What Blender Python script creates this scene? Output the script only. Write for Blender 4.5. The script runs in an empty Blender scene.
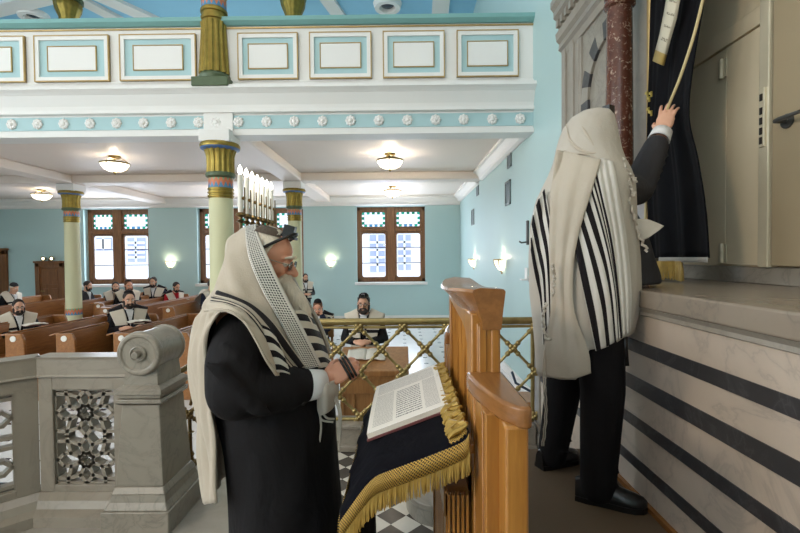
import bpy, bmesh, math, random
from mathutils import Vector, Matrix, Euler
random.seed(7)
PI = math.pi
S = bpy.context.scene
C = S.collection
V3 = Vector

# ------------------------------------------------------------------ camera
F = 450.0
CAM = V3((0, 0, 1.55))
PITCH, YAW, ROLL = math.atan(10.5/F), math.atan(4/F), -0.0085
RM = Matrix.Rotation(YAW, 3, 'Z') @ Matrix.Rotation(PI/2-PITCH, 3, 'X') @ Matrix.Rotation(ROLL, 3, 'Z')
cd = bpy.data.cameras.new('camera'); cam = bpy.data.objects.new('camera', cd); C.objects.link(cam)
cam.matrix_world = Matrix.Translation(CAM) @ RM.to_4x4()
cd.sensor_width = 36; cd.lens = F*36/800; cd.clip_start = 0.05; cd.clip_end = 200
S.camera = cam
def ray(px, py):
    return RM @ V3(((px-400)/F, -(py-266.5)/F, -1))
def at(px, py, Y):
    d = ray(px, py); return CAM + d*(Y/d.y)
def atx(px, py, X):
    d = ray(px, py); return CAM + d*(X/d.x)
def atz(px, py, Z):
    d = ray(px, py); return CAM + d*((Z-CAM.z)/d.z)

# ------------------------------------------------------------------ materials
def new_mat(name):
    m = bpy.data.materials.new(name); m.use_nodes = True
    nt = m.node_tree; b = nt.nodes['Principled BSDF']
    return m, nt, b
def lin(c):
    return tuple((x/12.92 if x <= .04045 else ((x+.055)/1.055)**2.4) for x in c)
def rgb(r, g, b): return lin((r/255, g/255, b/255))
def N(nt, t, **kw):
    n = nt.nodes.new(t)
    for k, v in kw.items(): setattr(n, k, v)
    return n
def setin(nt, node, i, v):
    s = node.inputs[i]
    if hasattr(v, 'is_linked') or isinstance(v, bpy.types.NodeSocket): nt.links.new(v, s)
    else: s.default_value = v
def M_(nt, op, a, b=0.0, c=0.0):
    n = N(nt, 'ShaderNodeMath', operation=op)
    setin(nt, n, 0, a); setin(nt, n, 1, b)
    if op in ('WRAP', 'COMPARE', 'MULTIPLY_ADD', 'SMOOTH_MIN', 'SMOOTH_MAX'): setin(nt, n, 2, c)
    return n.outputs[0]
def MIX(nt, f, a, b):
    n = N(nt, 'ShaderNodeMix', data_type='RGBA')
    setin(nt, n, 0, f)
    for i, v in ((6, a), (7, b)):
        if isinstance(v, tuple): n.inputs[i].default_value = (*v[:3], 1)
        else: nt.links.new(v, n.inputs[i])
    return n.outputs[2]
def noise(nt, vec, scale, detail=3, rough=.5, dist=0):
    n = N(nt, 'ShaderNodeTexNoise'); n.inputs['Scale'].default_value = scale
    n.inputs['Detail'].default_value = detail; n.inputs['Roughness'].default_value = rough; n.inputs['Distortion'].default_value = dist
    if vec is not None: nt.links.new(vec, n.inputs['Vector'])
    return n.outputs['Fac']
def coords(nt, kind='Object'):
    return N(nt, 'ShaderNodeTexCoord').outputs[kind]
def mapping(nt, vec, scale=(1, 1, 1), rot=(0, 0, 0)):
    n = N(nt, 'ShaderNodeMapping'); n.inputs['Scale'].default_value = scale; n.inputs['Rotation'].default_value = rot
    nt.links.new(vec, n.inputs['Vector']); return n.outputs[0]
def ramp(nt, f, stops, interp='LINEAR'):
    n = N(nt, 'ShaderNodeValToRGB'); n.color_ramp.interpolation = interp
    e = n.color_ramp.elements
    while len(e) < len(stops): e.new(.5)
    for i, (p, c) in enumerate(stops):
        e[i].position = p; e[i].color = (*c[:3], 1)
    setin(nt, n, 0, f); return n.outputs[0]
def bump(nt, b, h, strength=.2, dist=.01):
    n = N(nt, 'ShaderNodeBump'); n.inputs['Strength'].default_value = strength; n.inputs['Distance'].default_value = dist
    setin(nt, n, 'Height', h); nt.links.new(n.outputs[0], b.inputs['Normal'])
def plain(name, col, rough=.6, metal=0, var=.08, scale=8, bmp=0, bscale=60, spec=None):
    m, nt, b = new_mat(name)
    co = coords(nt)
    f = noise(nt, co, scale)
    c2 = tuple(max(0, x*(1-2*var)) for x in col); c3 = tuple(min(1, x*(1+var)) for x in col)
    nt.links.new(MIX(nt, f, c2, c3), b.inputs['Base Color'])
    b.inputs['Roughness'].default_value = rough; b.inputs['Metallic'].default_value = metal
    if spec is not None: b.inputs['Specular IOR Level'].default_value = spec
    if bmp: bump(nt, b, noise(nt, co, bscale, 4), bmp, .01)
    return m
def glow(name, col, strength):
    m, nt, b = new_mat(name)
    b.inputs['Base Color'].default_value = (*col, 1)
    b.inputs['Emission Color'].default_value = (*col, 1); b.inputs['Emission Strength'].default_value = strength
    f = noise(nt, coords(nt), 3); nt.links.new(MIX(nt, f, col, tuple(x*.96 for x in col)), b.inputs['Emission Color'])
    return m
def wood(name, c1, c2, axis='Z', rough=.35, scale=1.0):
    m, nt, b = new_mat(name)
    s = {'X': (1.2, 14, 14), 'Y': (14, 1.2, 14), 'Z': (14, 14, 1.2)}[axis]
    co = mapping(nt, coords(nt), tuple(x*scale for x in s))
    f = noise(nt, co, 2.0, 5, .6, .6)
    g = noise(nt, co, 9.0, 3, .6, .2)
    f = M_(nt, 'ADD', M_(nt, 'MULTIPLY', f, .75), M_(nt, 'MULTIPLY', g, .25))
    nt.links.new(ramp(nt, f, [(.3, c2), (.5, tuple((a+d)/2 for a, d in zip(c1, c2))), (.68, c1)]), b.inputs['Base Color'])
    b.inputs['Roughness'].default_value = rough
    bump(nt, b, f, .12, .004)
    return m
def marble(name, base, vein, scale=3.0, rough=.3, dark=.5):
    m, nt, b = new_mat(name)
    co = coords(nt)
    w = noise(nt, co, scale, 6, .6, 1.2)
    v = M_(nt, 'ABSOLUTE', M_(nt, 'SUBTRACT', w, .5))
    f = ramp(nt, v, [(0, (1, 1, 1)), (.02, (.3, .3, .3)), (.07, (0, 0, 0))])
    pm = noise(nt, co, scale*.6, 3)
    f2 = M_(nt, 'MULTIPLY', f, M_(nt, 'MULTIPLY', pm, dark*2))
    cl = MIX(nt, noise(nt, co, scale*1.2, 5, .6, .5), tuple(x*.80 for x in base), tuple(min(1, x*1.06) for x in base))
    sp = ramp(nt, noise(nt, co, scale*7, 2, .5, 1.0), [(.70, (0, 0, 0)), (.74, (1, 1, 1))])
    cl = MIX(nt, M_(nt, 'MULTIPLY', sp, dark*.5), cl, vein)
    nt.links.new(MIX(nt, f2, cl, vein), b.inputs['Base Color'])
    b.inputs['Roughness'].default_value = rough
    return m
def stripes(name, bands, base, dark, axis=0, fine=None, weave=True, rough=.85):
    """woven cloth with dark bands at given places along one UV axis"""
    m, nt, b = new_mat(name)
    uv = N(nt, 'ShaderNodeSeparateXYZ'); nt.links.new(coords(nt, 'UV'), uv.inputs[0])
    u = uv.outputs[axis]
    tot = None
    for lo, hi in bands:
        x = M_(nt, 'MULTIPLY', M_(nt, 'GREATER_THAN', u, lo), M_(nt, 'LESS_THAN', u, hi))
        tot = x if tot is None else M_(nt, 'MAXIMUM', tot, x)
    co = coords(nt)
    cl = MIX(nt, noise(nt, co, 5, 3), tuple(x*.88 for x in base), base)
    if tot is not None: cl = MIX(nt, tot, cl, dark)
    nt.links.new(cl, b.inputs['Base Color'])
    b.inputs['Roughness'].default_value = rough; b.inputs['Specular IOR Level'].default_value = .15
    b.inputs['Sheen Weight'].default_value = .1
    h = M_(nt, 'ADD', noise(nt, co, 14, 4), M_(nt, 'MULTIPLY', noise(nt, co, 260, 2), .15))
    bump(nt, b, h, .35, .02)
    return m
def cloth(name, col, rough=.85, wr=.35, scale=9, spec=.2):
    m, nt, b = new_mat(name)
    co = coords(nt)
    nt.links.new(MIX(nt, noise(nt, co, 12), tuple(x*.8 for x in col), tuple(x*1.1 for x in col)), b.inputs['Base Color'])
    b.inputs['Roughness'].default_value = rough; b.inputs['Specular IOR Level'].default_value = spec
    bump(nt, b, noise(nt, mapping(nt, co, (1, 1, .45)), scale, 4, .5, .6), wr, .05)
    return m

# ------------------------------------------------------------------ mesh collector
class MB:
    def __init__(s): s.v = []; s.f = []; s.uv = {}; s.mi = []; s.cur = 0; s.sm = []
    def add(s, vs, fs, uvs=None):
        o = len(s.v); s.v += [V3(p) for p in vs]
        for k, f in enumerate(fs):
            s.f.append(tuple(i+o for i in f)); s.mi.append(s.cur)
            if uvs: s.uv[len(s.f)-1] = [uvs[i] for i in f]
        return s
    def box(s, x0, x1, y0, y1, z0, z1):
        return s.add([(x0,y0,z0),(x1,y0,z0),(x1,y1,z0),(x0,y1,z0),(x0,y0,z1),(x1,y0,z1),(x1,y1,z1),(x0,y1,z1)],
              [(0,3,2,1),(4,5,6,7),(0,1,5,4),(1,2,6,5),(2,3,7,6),(3,0,4,7)])
    def obox(s, c, ax, ay, az):   # oriented box: centre and three half-axis vectors
        c = V3(c); ax, ay, az = V3(ax), V3(ay), V3(az)
        p = [c+i*ax+j*ay+k*az for k in (-1,1) for (i,j) in ((-1,-1),(1,-1),(1,1),(-1,1))]
        return s.add(p, [(0,3,2,1),(4,5,6,7),(0,1,5,4),(1,2,6,5),(2,3,7,6),(3,0,4,7)])
    def tube(s, path, rad, n=10, cap=True, flat=None):
        path = [V3(p) for p in path]
        if not hasattr(rad, '__len__'): rad = [rad]*len(path)
        rings = []; up = None
        for i, p in enumerate(path):
            t = (path[min(i+1, len(path)-1)]-path[max(i-1, 0)]).normalized()
            if up is None: up = t.orthogonal().normalized() if abs(t.z) > .9 else V3((0,0,1))
            a = t.cross(up)
            if a.length < 1e-5: a = t.orthogonal()
            a.normalize(); b_ = a.cross(t).normalized(); up = b_
            r = rad[i]
            rings.append([p + a*math.cos(2*PI*k/n)*r + b_*math.sin(2*PI*k/n)*r for k in range(n)])
        vs = [q for r in rings for q in r]; fs = []
        for i in range(len(rings)-1):
            for k in range(n):
                k2 = (k+1) % n
                fs.append((i*n+k, i*n+k2, (i+1)*n+k2, (i+1)*n+k))
        if cap:
            fs.append(tuple(range(n-1, -1, -1))); fs.append(tuple((len(rings)-1)*n+k for k in range(n)))
        return s.add(vs, fs)
    def lathe(s, prof, c=(0,0,0), n=24, mod=None, axis='Z', a0=0, a1=2*PI):
        c = V3(c); vs = []; fs = []; full = abs(a1-a0-2*PI) < 1e-6
        m = n if full else n+1
        for j, (r, z) in enumerate(prof):
            for k in range(m):
                a = a0+(a1-a0)*k/n; rr = r*(mod(k, j) if mod else 1)
                p = V3((rr*math.cos(a), rr*math.sin(a), z))
                if axis == 'Y': p = V3((p.x, -p.z, p.y))
                if axis == 'X': p = V3((p.z, p.x, p.y))
                vs.append(c+p)
        for j in range(len(prof)-1):
            for k in range(m if full else m-1):
                k2 = (k+1) % m
                fs.append((j*m+k, j*m+k2, (j+1)*m+k2, (j+1)*m+k))
        if full:
            if prof[0][0] > 1e-5: fs.append(tuple(range(m-1, -1, -1)))
            if prof[-1][0] > 1e-5: fs.append(tuple((len(prof)-1)*m+k for k in range(m)))
        return s.add(vs, fs)
    def ell(s, c, r, n=14, m=9, R=None):
        c = V3(c); vs = []; fs = []
        for j in range(m+1):
            t = PI*j/m
            for k in range(n):
                a = 2*PI*k/n
                p = V3((r[0]*math.sin(t)*math.cos(a), r[1]*math.sin(t)*math.sin(a), -r[2]*math.cos(t)))
                if R is not None: p = R @ p
                vs.append(c+p)
        for j in range(m):
            for k in range(n):
                fs.append((j*n+k, j*n+(k+1)%n, (j+1)*n+(k+1)%n, (j+1)*n+k))
        return s.add(vs, fs)
    def caps(s, a, b_, ra, rb, n=12):
        a, b_ = V3(a), V3(b_); s.tube([a, b_], [ra, rb], n)
        s.ell(a, (ra,)*3, n, 8); s.ell(b_, (rb,)*3, n, 8); return s
    def chain(s, pts, rad, n=12):
        for i in range(len(pts)-1): s.caps(pts[i], pts[i+1], rad[i], rad[i+1], n)
        return s
    def prism(s, poly, lo, hi, axis='Y'):
        """poly in the two other axes, extruded between lo and hi along axis"""
        n = len(poly)
        def P(a, b_, t): return {'X': (t, a, b_), 'Y': (a, t, b_), 'Z': (a, b_, t)}[axis]
        vs = [P(a, b_, lo) for a, b_ in poly]+[P(a, b_, hi) for a, b_ in poly]
        fs = [tuple(range(n)), tuple(range(2*n-1, n-1, -1))]
        fs += [(i, n+i, n+(i+1) % n, (i+1) % n) for i in range(n)]
        return s.add(vs, fs)
    def grid(s, rows, closed=False, uvr=None):
        h, w = len(rows), len(rows[0])
        vs = [p for r in rows for p in r]; fs = []
        uvs = [(j/(w-1), i/(h-1)) for i in range(h) for j in range(w)] if uvr is None else uvr
        for i in range(h-1):
            for j in range(w-1):
                fs.append((i*w+j, i*w+j+1, (i+1)*w+j+1, (i+1)*w+j))
            if closed: fs.append((i*w+w-1, i*w, (i+1)*w, (i+1)*w+w-1))
        return s.add(vs, fs, uvs)
    def xf(s, Mx):
        s.v = [Mx @ p for p in s.v]; return s

def crom(pts, n):
    """resample a list of vectors with a Catmull-Rom spline"""
    pts = [V3(p) for p in pts]; m = len(pts)-1; out = []
    for i in range(n):
        t = i/(n-1)*m; k = min(int(t), m-1); f = t-k
        p1, p2 = pts[k], pts[k+1]
        p0 = pts[k-1] if k else p1*2-p2
        p3 = pts[k+2] if k+2 <= m else p2*2-p1
        out.append(.5*((2*p1)+(p2-p0)*f+(2*p0-5*p1+4*p2-p3)*f*f+(3*p1-p0-3*p2+p3)*f**3))
    return out
def surf(rows, nu, nv):
    r1 = [crom(r, nu) for r in rows]
    cols = [crom([r[j] for r in r1], nv) for j in range(nu)]
    return [[cols[j][i] for j in range(nu)] for i in range(nv)]

def chainM(o):
    m = o.matrix_basis.copy()
    while o.parent: o = o.parent; m = o.matrix_basis @ m
    return m
def obj(name, mb, mats, parent=None, smooth=True, bevel=0, world=False, solid=0, sub=0, angle=40, seg=2):
    me = bpy.data.meshes.new(name)
    vs = mb.v
    if world and parent is not None:
        iv = chainM(parent).inverted(); vs = [iv @ p for p in vs]
    me.from_pydata([tuple(p) for p in vs], [], mb.f)
    if not isinstance(mats, (list, tuple)): mats = [mats]
    for m in mats: me.materials.append(m)
    me.polygons.foreach_set('material_index', mb.mi)
    if mb.uv:
        ul = me.uv_layers.new(name='UVMap')
        for k, uvs in mb.uv.items():
            for li, u in zip(me.polygons[k].loop_indices, uvs): ul.data[li].uv = u
    bm = bmesh.new(); bm.from_mesh(me)
    if not mb.uv: bmesh.ops.remove_doubles(bm, verts=bm.verts, dist=1e-5)
    if not getattr(mb, 'open', False): bmesh.ops.recalc_face_normals(bm, faces=bm.faces)
    bm.to_mesh(me); bm.free()
    if smooth:
        me.polygons.foreach_set('use_smooth', [True]*len(me.polygons))
        if angle < 180: me.set_sharp_from_angle(angle=math.radians(angle))
    me.update()
    o = bpy.data.objects.new(name, me); C.objects.link(o)
    if parent is not None: o.parent = parent
    if solid:
        md = o.modifiers.new('thickness', 'SOLIDIFY'); md.thickness = solid; md.offset = 0
    if bevel:
        md = o.modifiers.new('bevel', 'BEVEL'); md.width = bevel; md.segments = seg; md.limit_method = 'ANGLE'; md.angle_limit = math.radians(35)
    if sub:
        md = o.modifiers.new('sub', 'SUBSURF'); md.levels = sub; md.render_levels = sub
    return o
def voxel(name, mb, mat, size, parent=None, world=False, it=4, fac=.5, noise_amp=0, noise_scale=10):
    """one continuous skin around overlapping closed shapes"""
    me = bpy.data.meshes.new(name); me.from_pydata([tuple(p) for p in mb.v], [], mb.f)
    bm = bmesh.new(); bm.from_mesh(me); bmesh.ops.remove_doubles(bm, verts=bm.verts, dist=1e-6)
    bmesh.ops.recalc_face_normals(bm, faces=bm.faces); bm.to_mesh(me); bm.free()
    t = bpy.data.objects.new('tmp', me); C.objects.link(t)
    md = t.modifiers.new('r', 'REMESH'); md.mode = 'VOXEL'; md.voxel_size = size
    sm = t.modifiers.new('s', 'SMOOTH'); sm.iterations = it; sm.factor = fac
    dg = bpy.context.evaluated_depsgraph_get(); dg.update()
    m2 = bpy.data.meshes.new_from_object(t.evaluated_get(dg))
    bpy.data.objects.remove(t); m2.name = name
    if world and parent is not None: m2.transform(chainM(parent).inverted())
    m2.materials.clear(); m2.materials.append(mat)
    m2.polygons.foreach_set('use_smooth', [True]*len(m2.polygons)); m2.polygons.foreach_set('material_index', [0]*len(m2.polygons))
    o = bpy.data.objects.new(name, m2); C.objects.link(o)
    if parent is not None: o.parent = parent
    return o
def tag(o, label, cat, group=None):
    o['label'] = label; o['category'] = cat
    if group: o['group'] = group
    return o
def thing(name, label, cat, loc=(0,0,0), rotz=0, group=None):
    o = bpy.data.objects.new(name, None); C.objects.link(o); o.location = loc; o.rotation_euler = (0,0,rotz)
    o.empty_display_size = .1
    return tag(o, label, cat, group)
def struct(name, mb, mat, parent=None, **kw):
    o = obj(name, mb, mat, parent, **kw)
    if parent is None: o['kind'] = 'structure'
    return o
def kids(o): return [c for c in bpy.data.objects if c.parent == o]
def dup(root, loc, rotz=None, label=None, group=None):
    def cp(o, par):
        c = o.copy(); C.objects.link(c); c.parent = par
        for ch in kids(o): cp(ch, c)
        return c
    ch = kids(root); r = root.copy(); C.objects.link(r)
    for k in ch: cp(k, r)
    r.location = loc
    if rotz is not None: r.rotation_euler = (0,0,rotz)
    if label: r['label'] = label
    if group: r['group'] = group
    return r
# ------------------------------------------------------------------ palette
def wallpaint(name, col, var=.05):
    m, nt, b = new_mat(name)
    co = coords(nt)
    nt.links.new(MIX(nt, noise(nt, co, .8, 4), tuple(x*(1-var*2) for x in col), col), b.inputs['Base Color'])
    b.inputs['Roughness'].default_value = .55; b.inputs['Specular IOR Level'].default_value = .3
    bump(nt, b, noise(nt, co, 90, 3), .05, .004)
    return m
AQUA = wallpaint('aqua paint', rgb(182, 210, 210))
WHITE = wallpaint('white paint', rgb(236, 235, 232))
SOFFIT = wallpaint('ceiling paint', rgb(236, 224, 214))
PANEL_BLUE = wallpaint('pale blue paint', rgb(176, 208, 212))
RAIL_TEAL = wallpaint('teal paint', rgb(128, 176, 174))
SKYBLUE = wallpaint('sky blue paint', rgb(150, 205, 236))
COLPAINT = wallpaint('pale green column paint', rgb(214, 212, 174))
GOLD = plain('old gold paint', rgb(158, 136, 66), .38, .75, .25, 14)
GOLDLINE = plain('gold line', rgb(186, 158, 104), .4, .4, .15, 10)
DKGREEN = plain('dark green paint', rgb(84, 100, 72), .45, .1, .15, 10)
BRASS = plain('brass', rgb(170, 150, 100), .32, .85, .22, 18, .1, 30)
BRASS_D = plain('dark brass', rgb(120, 98, 62), .35, .85, .25, 20)
IRON = plain('grey iron', rgb(88, 88, 86), .5, .4, .1)
MARBLE = marble('white marble', rgb(150, 143, 131), rgb(84, 82, 80), 4.0, .3, .34)
MARBLE_G = marble('greyish marble', rgb(154, 146, 134), rgb(110, 104, 100), 2.2, .28, .26)
MARBLE_A = marble('ark marble', rgb(206, 191, 176), rgb(120, 112, 108), 2.2, .28, .26)
MARBLE_L = marble('dimmed ledge marble', rgb(150, 138, 124), rgb(96, 90, 86), 2.6, .25, .3)  # ledge tone darkened to stand in for weak light from above
MARBLE_B = marble('black marble', rgb(58, 57, 60), rgb(112, 112, 116), 5.0, .35, .25)
REDMARBLE = None
def redm():
    m, nt, b = new_mat('red brown marble')
    co = coords(nt)
    n1 = noise(nt, co, 34, 6, .7, .9)
    n2 = noise(nt, co, 14, 5, .65, .8)
    base = MIX(nt, n2, rgb(64, 36, 28), rgb(112, 68, 52))
    f = ramp(nt, n1, [(.56, (0,0,0)), (.66, (1,1,1))])
    nt.links.new(MIX(nt, f, base, rgb(186, 160, 140)), b.inputs['Base Color'])
    b.inputs['Roughness'].default_value = .22
    return m
REDMARBLE = redm()
WOOD_WIN = wood('window wood', rgb(150, 104, 66), rgb(104, 66, 38), 'Z')
WOOD_PEW = wood('pew wood', rgb(166, 112, 62), rgb(126, 80, 42), 'Y', .3)
WOOD_DOOR = wood('door wood', rgb(140, 92, 52), rgb(102, 64, 34), 'Z')
WOOD_LEC = wood('lectern oak', rgb(178, 124, 58), rgb(136, 86, 32), 'Z', .28)
WOOD_LECT = wood('lectern oak cap', rgb(150, 102, 56), rgb(118, 76, 40), 'Y', .25)
WOOD_DESK = wood('desk wood', rgb(176, 128, 78), rgb(132, 88, 48), 'Z', .35)

def glassmat():
    m, nt, b = new_mat('window glass')
    out = nt.nodes['Material Output']
    t = N(nt, 'ShaderNodeBsdfTransparent'); g = N(nt, 'ShaderNodeBsdfGlossy'); g.inputs['Roughness'].default_value = .03
    t.inputs[0].default_value = (.97, .98, 1, 1)
    mx = N(nt, 'ShaderNodeMixShader'); f = N(nt, 'ShaderNodeFresnel'); f.inputs[0].default_value = 1.3
    nt.links.new(f.outputs[0], mx.inputs[0]); nt.links.new(t.outputs[0], mx.inputs[1]); nt.links.new(g.outputs[0], mx.inputs[2])
    nt.links.new(mx.outputs[0], out.inputs[0])
    return m
GLASS = glassmat()
def stained():
    m, nt, b = new_mat('stained glass')
    out = nt.nodes['Material Output']
    uv = N(nt, 'ShaderNodeSeparateXYZ'); nt.links.new(coords(nt, 'UV'), uv.inputs[0])
    def cell(u, n):
        k = M_(nt, 'FLOOR', M_(nt, 'MULTIPLY', u, n)); return k
    cx, cy = cell(uv.outputs[0], 9), cell(uv.outputs[1], 6)
    edge = M_(nt, 'MAXIMUM', M_(nt, 'MAXIMUM', M_(nt, 'LESS_THAN', cx, .5), M_(nt, 'GREATER_THAN', cx, 7.5)),
              M_(nt, 'MAXIMUM', M_(nt, 'LESS_THAN', cy, .5), M_(nt, 'GREATER_THAN', cy, 4.5)))
    alt = M_(nt, 'MODULO', M_(nt, 'ADD', cx, cy), 2)
    fx = M_(nt, 'FRACT', M_(nt, 'MULTIPLY', uv.outputs[0], 9)); fy = M_(nt, 'FRACT', M_(nt, 'MULTIPLY', uv.outputs[1], 6))
    lead = M_(nt, 'MULTIPLY', edge, M_(nt, 'MAXIMUM', M_(nt, 'GREATER_THAN', fx, .86), M_(nt, 'GREATER_THAN', fy, .86)))
    wn = N(nt, 'ShaderNodeTexWhiteNoise'); cmb = N(nt, 'ShaderNodeCombineXYZ'); nt.links.new(cx, cmb.inputs[0]); nt.links.new(cy, cmb.inputs[1])
    nt.links.new(cmb.outputs[0], wn.inputs['Vector'])
    colr = ramp(nt, wn.outputs['Value'], [(0, rgb(24, 130, 96)), (.4, rgb(70, 140, 180)), (.55, rgb(40, 160, 130)), (.88, rgb(214, 190, 200))], 'CONSTANT')
    c = MIX(nt, M_(nt, 'MULTIPLY', edge, alt), (.93, .95, 1), colr)
    c = MIX(nt, lead, c, (.05, .05, .06))
    t = N(nt, 'ShaderNodeBsdfTransparent'); nt.links.new(c, t.inputs[0])
    nt.links.new(t.outputs[0], out.inputs[0])
    return m
STAINED = stained()

# floors
def checker_floor():
    m, nt, b = new_mat('checkered marble floor')
    pos = N(nt, 'ShaderNodeNewGeometry').outputs['Position']
    v = mapping(nt, pos, (1/.125,)*3, (0, 0, PI/4))
    ck = N(nt, 'ShaderNodeTexChecker'); ck.inputs['Scale'].default_value = 1.0
    s = N(nt, 'ShaderNodeSeparateXYZ'); nt.links.new(v, s.inputs[0])
    cm = N(nt, 'ShaderNodeCombineXYZ'); nt.links.new(s.outputs[0], cm.inputs[0]); nt.links.new(s.outputs[1], cm.inputs[1]); cm.inputs[2].default_value = .5
    nt.links.new(cm.outputs[0], ck.inputs['Vector'])
    n = noise(nt, pos, 6, 5, .6, .8)
    wh = MIX(nt, n, rgb(205, 200, 190), rgb(232, 229, 220)); bk = MIX(nt, n, rgb(62, 58, 54), rgb(98, 92, 86))
    # plain grey marble border along the left edge of the dais
    sx = N(nt, 'ShaderNodeSeparateXYZ'); nt.links.new(pos, sx.inputs[0])
    bord = M_(nt, 'LESS_THAN', sx.outputs[0], -.95)
    c = MIX(nt, bord, MIX(nt, ck.outputs['Fac'], bk, wh), MIX(nt, n, rgb(140, 136, 128), rgb(170, 164, 156)))
    nt.links.new(c, b.inputs['Base Color']); b.inputs['Roughness'].default_value = .22
    return m
def hall_floor():
    m, nt, b = new_mat('white tile floor')
    pos = N(nt, 'ShaderNodeNewGeometry').outputs['Position']
    s = N(nt, 'ShaderNodeSeparateXYZ'); nt.links.new(pos, s.inputs[0])
    fx = M_(nt, 'ABSOLUTE', M_(nt, 'SUBTRACT', M_(nt, 'FRACT', M_(nt, 'DIVIDE', s.outputs[0], .4)), .5))
    fy = M_(nt, 'ABSOLUTE', M_(nt, 'SUBTRACT', M_(nt, 'FRACT', M_(nt, 'DIVIDE', s.outputs[1], .49)), .5))
    dot = M_(nt, 'MULTIPLY', M_(nt, 'GREATER_THAN', fx, .40), M_(nt, 'GREATER_THAN', fy, .42))
    ln = M_(nt, 'MAXIMUM', M_(nt, 'GREATER_THAN', fx, .492), M_(nt, 'GREATER_THAN', fy, .492))
    n = noise(nt, pos, 2, 4)
    c = MIX(nt, n, rgb(214, 214, 216), rgb(232, 232, 232))
    c = MIX(nt, M_(nt, 'MULTIPLY', ln, .35), c, rgb(150, 150, 150))
    c = MIX(nt, dot, c, rgb(60, 64, 76))
    nt.links.new(c, b.inputs['Base Color']); b.inputs['Roughness'].default_value = .25
    return m
CARPET = plain('brown carpet', rgb(98, 80, 60), .9, 0, .14, 3, .4, 300)

# ------------------------------------------------------------------ setting
HZ = -.45
YB, Y2, YF, XR = 6.1, 10.24, 14.06, 1.75
XC, XC2 = -2.48, -7.6
ZS = 3.42
struct('floor', MB().box(-14, 3, -9, YF, HZ-.2, HZ), hall_floor(), smooth=False)
dais = [(-3.3,-9),(2.7,-9),(2.7,3.78),(-1.62,3.78),(-1.62,2.86),(-2.22,2.86),(-3.3,1.78)]
struct('floor_dais', MB().prism(dais, HZ, 0, 'Z'), checker_floor(), smooth=False)
pl = MB().prism([(.40,-9),(1.2,-9),(1.2,2.58),(.40,2.58)], 0, .43, 'Z')
struct('platform', pl, CARPET, smooth=False)

# far wall with three window openings
W1 = (at(357,281,YF), at(425,207,YF)); W2 = (at(85,286,YF), at(148,210.5,YF)); W3 = (at(198,284,YF), at(303,209,YF))
def wallrects(x0, x1, z0, z1, holes):
    """boxes that fill a wall around its openings (openings share no x range)"""
    out = []; x = x0
    for (a, b_, c, d) in sorted(holes):
        out.append((x, a, z0, z1)); out.append((a, b_, z0, c)); out.append((a, b_, d, z1)); x = b_
    out.append((x, x1, z0, z1)); return out
holes = []
for a, b_ in (W1, W2, W3): holes.append((a.x, b_.x, .74, 3.10))
mb = MB()
for (a, b_, c, d) in wallrects(-14, XR+.3, HZ-.2, 10, holes): mb.box(a, b_, YF, YF+.45, c, d)
struct('wall_far', mb, AQUA, smooth=False)
struct('wall_right', MB().box(XR, XR+.3, 4.5, YF, HZ-.2, 10), AQUA, smooth=False)
struct('wall_right_upper', MB().box(2.72, 3, -9, 4.5, HZ-.2, 10), AQUA, smooth=False)
struct('wall_back', MB().box(-14, 3, -9.3, -9, HZ-.2, 10), AQUA, smooth=False)
struct('wall_left', MB().box(-14.3, -14, -9.3, YF, HZ-.2, 10), AQUA, smooth=False)
struct('ceiling_nave', MB().box(-14.3, 3, -9.3, YB+.2, 9.6, 9.9), SOFFIT, smooth=False)
struct('ceiling_upper', MB().box(-14.3, 3, YB+.2, YF, 7.5, 7.7).box(-14.3, 3, YB+.2, YB+.4, 7.7, 9.9), SKYBLUE, smooth=False)
struct('ceiling_gallery', MB().box(-14, XR, YB+.1, YF, ZS, ZS+.25), SOFFIT, smooth=False)
# beams and cornices under the gallery
mb = MB()
mb.box(XC-.22, XC+.22, YB, YF, 3.24, ZS)
mb.box(XC2-.22, XC2+.22, YB, YF, 3.24, ZS)
mb.box(-14, XR, Y2-.24, Y2+.24, 3.24, ZS)
struct('trim_beams', mb, SOFFIT, smooth=False, bevel=.03)
def cove(d, h): return [(0, 0), (0, h), (d, h), (d, h*.75), (d*.8, h*.7), (d*.45, h*.35), (d*.35, h*.12), (d*.12, 0)]
mb = MB()
for ya, yb in ((YB+.3, Y2-.24), (Y2+.24, YF)):
    mb.prism([(XR-a, ZS-.22+z) for a, z in cove(.2, .22)], ya, yb, 'Y')
mb.prism([(YF-a, 3.12+z) for a, z in cove(.2, .3)], -14, XR, 'X')
struct('trim_cornice', mb, WHITE, smooth=False)
# white ribs of the upper ceiling
mb = MB()
def rib(p, q, w, ext=1.4):
    a, b_ = atz(*p, 7.5), atz(*q, 7.5); d = (b_-a).normalized(); n = V3((-d.y, d.x, 0))
    c = (a+b_)/2; mb.obox(c+V3((0,0,-.03)), d*ext*2, n*w, (0,0,.05))
for p, q, w in (((84,0),(116,17),.16), ((112,0),(150,17),.2), ((329,0),(339,14),.16), ((441,0),(440,14),.2), ((30,0),(-10,10),.2)):
    rib(p, q, w)
struct('trim_ribs', mb, WHITE, smooth=False)
# baseboards
struct('baseboard_far', MB().box(-14, XR, YF-.03, YF, HZ, HZ+.14), WHITE, smooth=False)
struct('baseboard_right', MB().box(XR-.03, XR, 4.6, YF-.03, HZ, HZ+.14), WHITE, smooth=False)

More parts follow.
